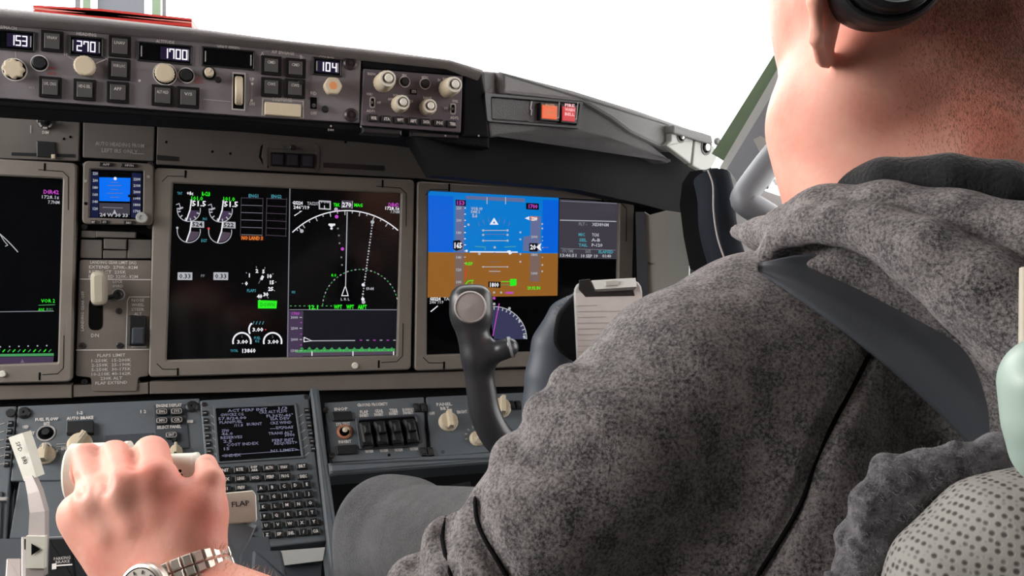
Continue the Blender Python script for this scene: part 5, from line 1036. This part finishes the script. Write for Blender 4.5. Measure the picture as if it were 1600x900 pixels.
# hand
MC = {'i': pt(245,752,.470), 'm': pt(197,764,.464), 'r': pt(151,779,.468), 'l': pt(123,802,.478)}
PP = {'i': pt(236,708,.500), 'm': pt(178,713,.498), 'r': pt(135,715,.498), 'l': pt(116,806,.512)}
DP = {'i': pt(232,722,.540), 'm': pt(180,728,.536), 'r': pt(130,738,.534), 'l': pt(124,812,.545)}
TP = {'i': pt(240,765,.556), 'm': pt(192,768,.552), 'r': pt(145,778,.550), 'l': pt(150,812,.555)}
wl, wr = pt(215,895,.466), pt(300,875,.458)
for k_, r0 in (('i', .0115), ('m', .0110), ('r', .0100), ('l', .0108)):
    w_ = wl.lerp(wr, {'i': .95, 'm': .6, 'r': .25, 'l': 0}[k_]); S.cap(w_, MC[k_], .017, r0, .006)
S.cap(pt(165,815,.480), pt(290,800,.480), .015, .016, .008); S.cap(pt(205,850,.470), pt(290,845,.466), .018, .019, .01); S.cap(pt(132,818,.486), pt(200,893,.472), .012, .016, .01)
fr = {'i': (.0108,.0104,.0088,.0080), 'm': (.0100,.0096,.0086,.0080), 'r': (.0092,.0086,.0078,.0072), 'l': (.0102,.0088,.0078,.0070)}
for k_ in 'imrl':
    a, b2, c2, d2 = fr[k_]; S.cap(MC[k_], PP[k_], a, b2, .0025); S.cap(PP[k_], DP[k_], b2, c2, .0015); S.cap(DP[k_], TP[k_], c2, d2, .0015)
for a_, c_, t_ in (('i','m',.75),('m','r',.42),('r','l',.12)): S.cap((MC[a_]+MC[c_])/2+cf(0,.005,.001), wl.lerp(wr, t_), .0125, .0182, .008)
for k_ in 'imr': S.ell(MC[k_]+cf(0,-.001,-.003), (cf(1,0,0), cf(0,1,0), cf(0,0,1)), (.0092,.009,.0105), .008)
# thumb leaves the side of the palm near the wrist
S.cap(pt(296,862,.462), pt(309,802,.470), .0165, .0142, .010); S.cap(pt(309,802,.470), pt(328,752,.478), .0140, .0078, .006); S.cap(pt(328,752,.478), pt(322,725,.488), .0078, .0062, .004); S.cap(pt(262,800,.478), pt(305,802,.474), .013, .013, .012)
# tendons
for k_, t_ in (('i', .8), ('m', .55), ('r', .3)): S.cap(MC[k_].lerp(wl.lerp(wr, t_), .1)+cf(0,0,-.0105), MC[k_].lerp(wl.lerp(wr, t_), .4)+cf(0,0,-.0125), .0020, .0015, .010)
def groove(S, P, r, k=.004, sink=0):
    Q = [S.ray(x, y) for x, y in P]; Q = [q for q in Q if q is not None]
    Q = smoothpath(Q, 4) if len(Q) > 2 else Q
    S.chain([q + (q-EYE).normalized()*sink for q in Q], [r]*len(Q), k, 'sub')
groove(S, [(152,700),(158,718),(166,742),(165,758),(161,768)], .0016, .003); groove(S, [(206,704),(210,718),(212,730)], .0016, .003); groove(S, [(117,745),(122,760),(128,772)], .0014, .003)
print('skin field', S.F.shape)
body = S.mesh('body', [SK], pil, 2)
SB = S
# short hair on the back of the head
HM = mat('short_brown_hair', (146,106,86), .8)
b = MB(); random.seed(3); cnt = 0
_bc = BASE[body.name]; BV = BVHTree.FromPolygons([v.co + _bc for v in body.data.vertices], [list(p.vertices) for p in body.data.polygons])
def skin_at(px, py): return BV.ray_cast(EYE, (pt(px, py, 1)-EYE).normalized())[0]
for _ in range(170000):
    px, py = random.uniform(1190, 1800), random.uniform(-460, 330)
    w_ = max(0, min(1, (px-1400+max(0, 60-py)*.9)/190)) * max(0, min(1, (330-py)/230)) * (1 - .6*max(0, min(1, (px-1540)/70))*max(0, min(1, (py-120)/100)))
    w_ = max(w_, max(0, min(1, (-110-py)/60)))
    if random.random() > w_*.95: continue
    p = skin_at(px, py)
    if p is None: continue
    dn = (cf(random.uniform(-.5,.1), random.uniform(.4,1), -.25)).normalized(); L_ = random.uniform(.0012,.0028)*(1.8 if py < -110 else 1); sd_ = cf(1, .2, 0)*.00011; p = p + cf(0,0,-.0002)
    b.add([p-sd_, p+sd_, p+dn*L_+cf(0,0,-.0006)], [[0,1,2]], HM); cnt += 1
b.build('hair', pil); print('hair', cnt)
# hairs on the forearm
b = MB(); AH = mat('fair_arm_hair', (214,164,120), .6)
for _ in range(420):
    px, py = random.uniform(330, 470), random.uniform(850, 905); p = S.ray(px, py, .3, .6)
    if p is None: continue
    dn = cf(random.uniform(-.4,.6), random.uniform(-1,-.1), -.3).normalized(); L_ = random.uniform(.003,.006); sd_ = cf(.7,.7,0)*.00012; b.add([p-sd_, p+sd_, p+dn*L_], [[0,1,2]], AH)
b.build('arm_hair', pil)
# ------------------------------------------------------------------ fleece
def fleece(name, c0, c1, sc):
    m = bpy.data.materials.new(name); m.use_nodes = True; N = m.node_tree.nodes; L = m.node_tree.links; bs = N['Principled BSDF']; bs.inputs['Roughness'].default_value = .95; bs.inputs['Specular IOR Level'].default_value = .1; bs.inputs['Sheen Weight'].default_value = .35; bs.inputs['Sheen Roughness'].default_value = .5
    t = N.new('ShaderNodeTexCoord'); n1 = N.new('ShaderNodeTexNoise'); n1.inputs['Scale'].default_value = sc; n1.inputs['Detail'].default_value = 6; n1.inputs['Roughness'].default_value = .75; L.new(t.outputs['Object'], n1.inputs[0])
    n2 = N.new('ShaderNodeTexNoise'); n2.inputs['Scale'].default_value = sc*.12; n2.inputs['Detail'].default_value = 3; L.new(t.outputs['Object'], n2.inputs[0])
    mm = N.new('ShaderNodeMath'); mm.operation = 'MULTIPLY_ADD'; mm.inputs[1].default_value = .35; L.new(n2.outputs[0], mm.inputs[0]); L.new(n1.outputs[0], mm.inputs[2])
    r = N.new('ShaderNodeValToRGB'); r.color_ramp.elements[0].position = .55; r.color_ramp.elements[0].color = (*lin(c0), 1); r.color_ramp.elements[1].position = .80; r.color_ramp.elements[1].color = (*lin(c1), 1); L.new(mm.outputs[0], r.inputs[0]); L.new(r.outputs[0], bs.inputs['Base Color'])
    bp = N.new('ShaderNodeBump'); bp.inputs['Strength'].default_value = .9; bp.inputs['Distance'].default_value = .003; L.new(n1.outputs[0], bp.inputs['Height']); L.new(bp.outputs[0], bs.inputs['Normal'])
    return m
FL = fleece('grey_marl_fleece', (30,28,31), (172,162,160), 600)
JN = fleece('dark_grey_denim', (40,40,42), (84,84,86), 500)
lo, hi = bounds([pt(560,960,.44), pt(1740,260,.50), pt(1740,1120,.34), pt(1100,380,.62), pt(1740,300,.66)], .03)
S = SDF(lo, hi, .0024)
a_ = [(1178,500,.470,.034),(1150,528,.466,.042),(1075,598,.455,.052),(960,715,.440,.0505),(860,825,.430,.0425),(780,905,.425,.037),(715,985,.425,.040)]
S.chain([pt(*q[:3]) for q in a_], [q[3] for q in a_], .006)
S.cap(pt(1480,600,.53), pt(1520,1100,.50), .10, .11, .02); S.cap(pt(1190,520,.48), pt(1450,560,.50), .042, .080, .02); S.cap(pt(1200,620,.475), pt(1240,1000,.46), .065, .08, .025); S.cap(pt(1060,780,.465), pt(1040,1050,.45), .05, .06, .02)
# soft bulges of the bunched sleeve along its upper edge
for x, y, r in ((893,604,.0125),(856,650,.0135),(812,722,.0160),(778,795,.0150),(706,852,.0160),(652,918,.0170)): S.cap(pt(x,y,.43), pt(x+62,y+58,.408), r, r*1.1, .003)
# hood: rolled rims and the folded back panel
S.chain([pt(1152,362,.53), pt(1190,366,.51), pt(1230,362,.485), pt(1290,346,.455), pt(1380,342,.43), pt(1490,362,.41), pt(1610,394,.39), pt(1720,430,.38)], [.005,.010,.014,.017,.019,.020,.022,.024], .006)
upp = [(1184,412),(1222,398),(1256,382),(1300,376),(1345,386),(1400,416),(1450,456),(1500,500),(1560,560),(1630,620),(1700,690)]
low = [(1184,424),(1210,444),(1240,464),(1280,490),(1325,524),(1370,556),(1420,598),(1460,636),(1510,684),(1560,740),(1610,800)]
STRAP = [[(S.ray(ux+(lx-ux)*k/8, uy+(ly-uy)*k/8) or pt(1300, 500, .42)) for k in range(9)] for (ux, uy), (lx, ly) in zip(upp, low)]
S.cap(pt(1300,380,.462), pt(1470,430,.452), .030, .040, .012)
S.chain([pt(1200,398,.455), pt(1222,372,.45), pt(1262,354,.437), pt(1310,349,.422), pt(1372,360,.407), pt(1442,396,.392), pt(1530,455,.38), pt(1625,530,.37)], [.0065,.0090,.010,.011,.0130,.017,.021,.026], .004)
S.cap(pt(1640,430,.44), pt(1700,640,.43), .05, .06, .02)
SEAMS = [[(1362,548),(1330,610),(1300,665),(1272,730),(1250,790),(1215,850),(1180,905)], [(742,776),(745,812),(757,842),(775,872),(795,905)], [(697,806),(691,838),(696,868),(706,905)], [(655,860),(648,884),(652,905)], [(1205,418),(1250,396),(1290,388)]]
for q in SEAMS: groove(S, q, .0032, .005)
hoodie = S.mesh('hoodie', [FL], pil, 2); SH = S
SM = mat('dark_seam_thread', (16,14,16), .95, spec=.1)
for q in SEAMS[:4]:
    Q = [S.ray(x, y) for x, y in q]; Q = [v+(EYE-v).normalized()*.0004 for v in Q if v is not None]
    if len(Q) > 2: b = MB(); n_q = len(smoothpath(Q, 4)); tube(b, smoothpath(Q, 4), [.0004]+[.0012]*(n_q-2)+[.0004], SM, 6); b.build('seam', pil, 'dark seam line')
# black inner collar
lo, hi = bounds([pt(1240,240,.40), pt(1760,400,.40), pt(1240,320,.58), pt(1740,300,.6)], .03)
S = SDF(lo, hi, .0022); ring = [(1268,314,.505),(1300,300,.475),(1380,282,.445),(1480,277,.43),(1570,288,.425),(1660,312,.43),(1720,330,.48),(1640,330,.56),(1450,320,.585),(1320,312,.56),(1268,314,.505)]
S.chain([pt(*q) for q in ring], [.009]+[.0118]*9+[.009], .004)
S.mesh('collar', [mat('black_knit_collar', (26,27,30), .95, bump=.6, bscale=500, sheen=.2, var=.15, vscale=300)], pil, 1)
# leg
lo, hi = bounds([pt(560,700,.84), pt(800,1000,.62), pt(520,1040,.9)], .09)
S = SDF(lo, hi, .004); S.cap(pt(615,838,.80), pt(960,960,.52), .049, .075, .03); S.cap(pt(612,845,.80), pt(560,1080,.86), .048, .045, .03); S.cap(pt(600,810,.80), pt(640,815,.79), .030, .030, .03)
S.mesh('trousers', [JN], pil, 2)
# ------------------------------------------------------------------ shoulder harness over the hood's side
hs = thing('shoulder_harness', 'smooth dark grey harness pad running over the left shoulder under the hood', 'seat harness', pt(1400, 560, .37))
rows = [[p + (EYE-p).normalized()*(.006+.005*math.sin(math.pi*k/8)) for k, p in enumerate(r)] for r in STRAP]
for _ in range(6):       # relax so the pad spans small folds
    new = [r[:] for r in rows]
    for i in range(1, len(rows)-1):
        for j in range(9): new[i][j] = rows[i][j]*.5 + (rows[i-1][j]+rows[i+1][j])*.25
    rows = new
b = MB(); n9 = 9; vs = []
for r in rows:
    vs += r + [p - (EYE-p).normalized()*.009 for p in r[::-1]]
m18 = 18; fs = [[j*m18+i, (j+1)*m18+i, (j+1)*m18+(i+1) % m18, j*m18+(i+1) % m18] for j in range(len(rows)-1) for i in range(m18)]
b.add(vs, fs + [list(range(m18))[::-1], [len(vs)-m18+i for i in range(m18)]], mat('dark_grey_harness_pad', (94,97,104), .36, spec=.7, var=.04), True); o = b.build('strap_pad', hs)
md = o.modifiers.new('soft', 'SUBSURF'); md.levels = 2; md.render_levels = 2
# ------------------------------------------------------------------ headset
hd = thing('headset', 'black headset resting behind the left ear at the top of the picture', 'headset', pt(1385, -20, .40))
c = pt(1386, -32, .402); ax = (cf(-.10, .12, -1)).normalized()
b = MB(); lathe(b, c, ax, [(.0245,-.020),(.0262,-.012),(.0270,-.004),(.0262,.003),(.0245,.007),(.0232,.0075),(.0228,.005),(.0215,.005),(.0210,.0085),(.0190,.0105),(.017,.0105)], M['black'], 40, sy=.86, xa=cf(1,0,0)); b.build('ear_cushion', hd)
b = MB(); lathe(b, c, ax, [(.0205,.008),(.0195,.014),(.0165,.017),(.0155,.0165),(.013,.0185),(.0001,.019)], M['pedd'], 36, sy=.86, xa=cf(1,0,0), mats=[M['black'],M['black'],M['sgrey'],M['black'],mat('olive_grey_disc', (96,106,98), .35),M['black']]); b.build('ear_cup', hd)
b = MB(); tube(b, smoothpath([pt(1386,-70,.395), pt(1400,-160,.40), pt(1450,-260,.43), pt(1500,-300,.48)], 5), .006, M['black'], 10); b.build('headband', hd)
# ------------------------------------------------------------------ wristwatch
wt = thing('wristwatch', 'steel wristwatch with link bracelet on the left wrist', 'watch', pt(250, 890, .44))
STL = mat('brushed_steel_link', (222,214,204), .32, metal=.8)
W0 = pt(284, 912, .458); aw = cf(.42,.82,-.30).normalized(); b1 = (EYE-W0).normalized(); b1 = (b1-aw*b1.dot(aw)).normalized(); b2 = aw.cross(b1)
if b2.dot(cf(1,0,0)) < 0: b2 = -b2
RW = .0268
b = MB(); NL = 30
for i in range(NL):
    th = 2*math.pi*i/NL; nrm = b1*math.cos(th)+b2*math.sin(th); t = (b2*math.cos(th)-b1*math.sin(th)); p = W0+nrm*RW; L_ = math.pi*RW/NL*.92
    if .60*math.pi*2 < (th+.0) % (2*math.pi) and False: continue
    for off, w_ in ((-.0060,.0030),(0,.0024),(.0060,.0030)):
        cc = p + aw*off; V = [cc+t*L_*a_+aw*w_*c_+nrm*h_ for h_ in (-.0010, .0012) for a_, c_ in ((-1,-1),(1,-1),(1,1),(-1,1))]; V += [cc+t*L_*.7*a_+aw*w_*.75*c_+nrm*.0020 for a_, c_ in ((-1,-1),(1,-1),(1,1),(-1,1))]
        b.add(V, [[3,2,1,0]]+[[j*4+i_, j*4+(i_+1) % 4, (j+1)*4+(i_+1) % 4, (j+1)*4+i_] for j in (0, 1) for i_ in range(4)]+[[8,9,10,11]], STL)
b.build('bracelet', wt)
th = -.62; axf = (b1*math.cos(th)+b2*math.sin(th)).normalized(); cw = W0 + axf*(RW+.002)
b = MB(); lathe(b, cw, axf, [(.0130,-.004),(.0142,-.001),(.0142,.003),(.0136,.0045),(.0122,.0052),(.0114,.0044)], STL, 40, mats=[STL,STL,STL,STL,M['black'],M['black']]); b.build('case', wt)
b = MB(); lathe(b, cw, axf, [(.0115,.0046),(.0115,.0050),(.0001,.0051)], mat('silver_dial', (206,196,186), .4), 36); dial = b.build('dial', wt)
b = MB(); ea_, eb_, ex_ = basis(axf)
for k in range(12):
    t = k*math.pi/6; r0, r1 = .0088, .0107; dr = ea_*math.cos(t)+eb_*math.sin(t); sd_ = ex_.cross(dr)*.0005; q = cw+ex_*.0055; b.add([q+dr*r0-sd_, q+dr*r1-sd_, q+dr*r1+sd_, q+dr*r0+sd_], [[0,1,2,3]], M['black'])
for t, L_ in ((1.1,.0058),(3.6,.0088)):
    dr = ea_*math.cos(t)+eb_*math.sin(t); sd_ = ex_.cross(dr)*.0005; q = cw+ex_*.0058; b.add([q-sd_, q+dr*L_-sd_*.4, q+dr*L_+sd_*.4, q+sd_], [[0,1,2,3]], M['black'])
for dx, dy in ((.0045,0),(-.0045,0),(0,-.0045)):
    q = cw+ex_*.0054+ea_*dx+eb_*dy; ring = [(q+(ea_*math.cos(t)+eb_*math.sin(t))*.0026) for t in [i*math.pi/7 for i in range(14)]]; ri = [(q+(ea_*math.cos(t)+eb_*math.sin(t))*.0021) for t in [i*math.pi/7 for i in range(14)]]
    b.add(ring+ri, [[i, (i+1) % 14, 14+(i+1) % 14, 14+i] for i in range(14)], M['black'])
b.build('hands_and_markers', dial)
b = MB(); lathe(b, cw+(cf(.8,.5,-.1)).normalized()*.0142, cf(.8,.5,-.1), [(.0022,0),(.0024,.002),(.0020,.003)], STL, 14); b.build('crown', wt)
# ------------------------------------------------------------------ seat
st = thing('pilot_seat', 'seat back with pale grey perforated mesh cover, bottom right corner', 'seat', pt(1560, 1100, .33))
MS = bpy.data.materials.new('perforated_seat_mesh'); MS.use_nodes = True; N = MS.node_tree.nodes; L = MS.node_tree.links; bs = N['Principled BSDF']; bs.inputs['Roughness'].default_value = .8
t = N.new('ShaderNodeTexCoord'); vo = N.new('ShaderNodeTexVoronoi'); vo.inputs['Scale'].default_value = 330; vo.inputs['Randomness'].default_value = .12; L.new(t.outputs['Object'], vo.inputs[0])
r = N.new('ShaderNodeValToRGB'); r.color_ramp.elements[0].position = .20; r.color_ramp.elements[0].color = (*lin((70,64,62)), 1); r.color_ramp.elements[1].position = .48; r.color_ramp.elements[1].color = (*lin((150,147,142)), 1); L.new(vo.outputs['Distance'], r.inputs[0]); L.new(r.outputs[0], bs.inputs['Base Color'])
bp = N.new('ShaderNodeBump'); bp.inputs['Strength'].default_value = .6; bp.inputs['Distance'].default_value = .002; L.new(r.outputs[0], bp.inputs['Height']); L.new(bp.outputs[0], bs.inputs['Normal'])
lo, hi = bounds([pt(1340,740,.30), pt(1800,1300,.28), pt(1800,720,.40), pt(1340,1300,.4)], .02)
S = SDF(lo, hi, .0028)
S.cap(pt(1640,838,.345), pt(1560,1100,.34), .026, .045, .01); S.cap(pt(1560,852,.345), pt(1720,830,.345), .026, .03, .01); S.cap(pt(1475,900,.345), pt(1430,1100,.34), .020, .03, .012); S.cap(pt(1620,900,.345), pt(1700,1100,.33), .03, .05, .02); S.cap(pt(1475,900,.345),pt(1560,852,.345), .020,.026,.01)
S.mesh('mesh_cover', [MS], st, 2)
# fluffy fleece edge of the cover
SF = fleece('grey_sheepskin', (60,57,62), (128,124,128), 200)
lo, hi = bounds([pt(1300,930,.36), pt(1600,690,.36)], .06); S = SDF(lo, hi, .0016)
random.seed(5)
for (x, y, r) in ((1325,895,.012),(1340,860,.011),(1352,820,.012),(1368,790,.011),(1385,760,.011),(1400,740,.009),(1392,800,.012),(1415,765,.011),(1440,745,.008),(1462,735,.010),(1490,728,.010),(1515,722,.009),(1545,718,.010),(1572,726,.009),(1420,790,.012),(1375,850,.014),(1350,900,.016),(1470,752,.010),(1520,745,.010)):
    r *= .72; c = pt(x, y, .368); S.cap(c, c+cf(random.uniform(-.006,.006), random.uniform(-.008,.008), random.uniform(-.004,.004)), r*.8, r*.7, .008)
    for _ in range(5):
        o_ = cf(random.uniform(-1,1), random.uniform(-1,1), random.uniform(-1,.2)).normalized(); q = c+o_*r*.8; S.cap(q, q+o_*.002+cf(random.uniform(-.004,.004),random.uniform(-.004,.004),0), .0028, .0016, .003)
S.mesh('sheepskin_edge', [SF], st, 1)
b = MB(); ST = mat('grey_wool_strands', (120,116,120), .9)
for _ in range(5200):
    p = S.ray(random.uniform(1300,1600), random.uniform(690,905), .3, .45)
    if p is None: continue
    dn = cf(random.uniform(-1,.6), random.uniform(-1,.6), -.5).normalized(); L_ = random.uniform(.0015,.004); sd_ = cf(random.uniform(-1,1), random.uniform(-1,1), 0)*.00014; b.add([p-sd_, p+sd_, p+dn*L_], [[0,1,2]], ST)
b.build('wool_pile', st)
gr = thing('seat_frame_guard', 'smooth pale green rounded plastic part at the right edge of the photo', 'plastic guard', pt(1612, 720, .27))
lo, hi = bounds([pt(1560,540,.27), pt(1700,730,.27)], .02); S = SDF(lo, hi, .0016); S.cap(pt(1618,605,.27), pt(1624,655,.27), .0088, .0088, .01); S.cap(pt(1640,590,.275), pt(1650,700,.275), .014, .014, .01); S.mesh('shell', [M['mint']], gr, 1)
b = MB(); tube(b, [pt(1603,420,.30), pt(1602,560,.29)], .0022, M['beiged'], 10); b.build('edge_strip', gr)
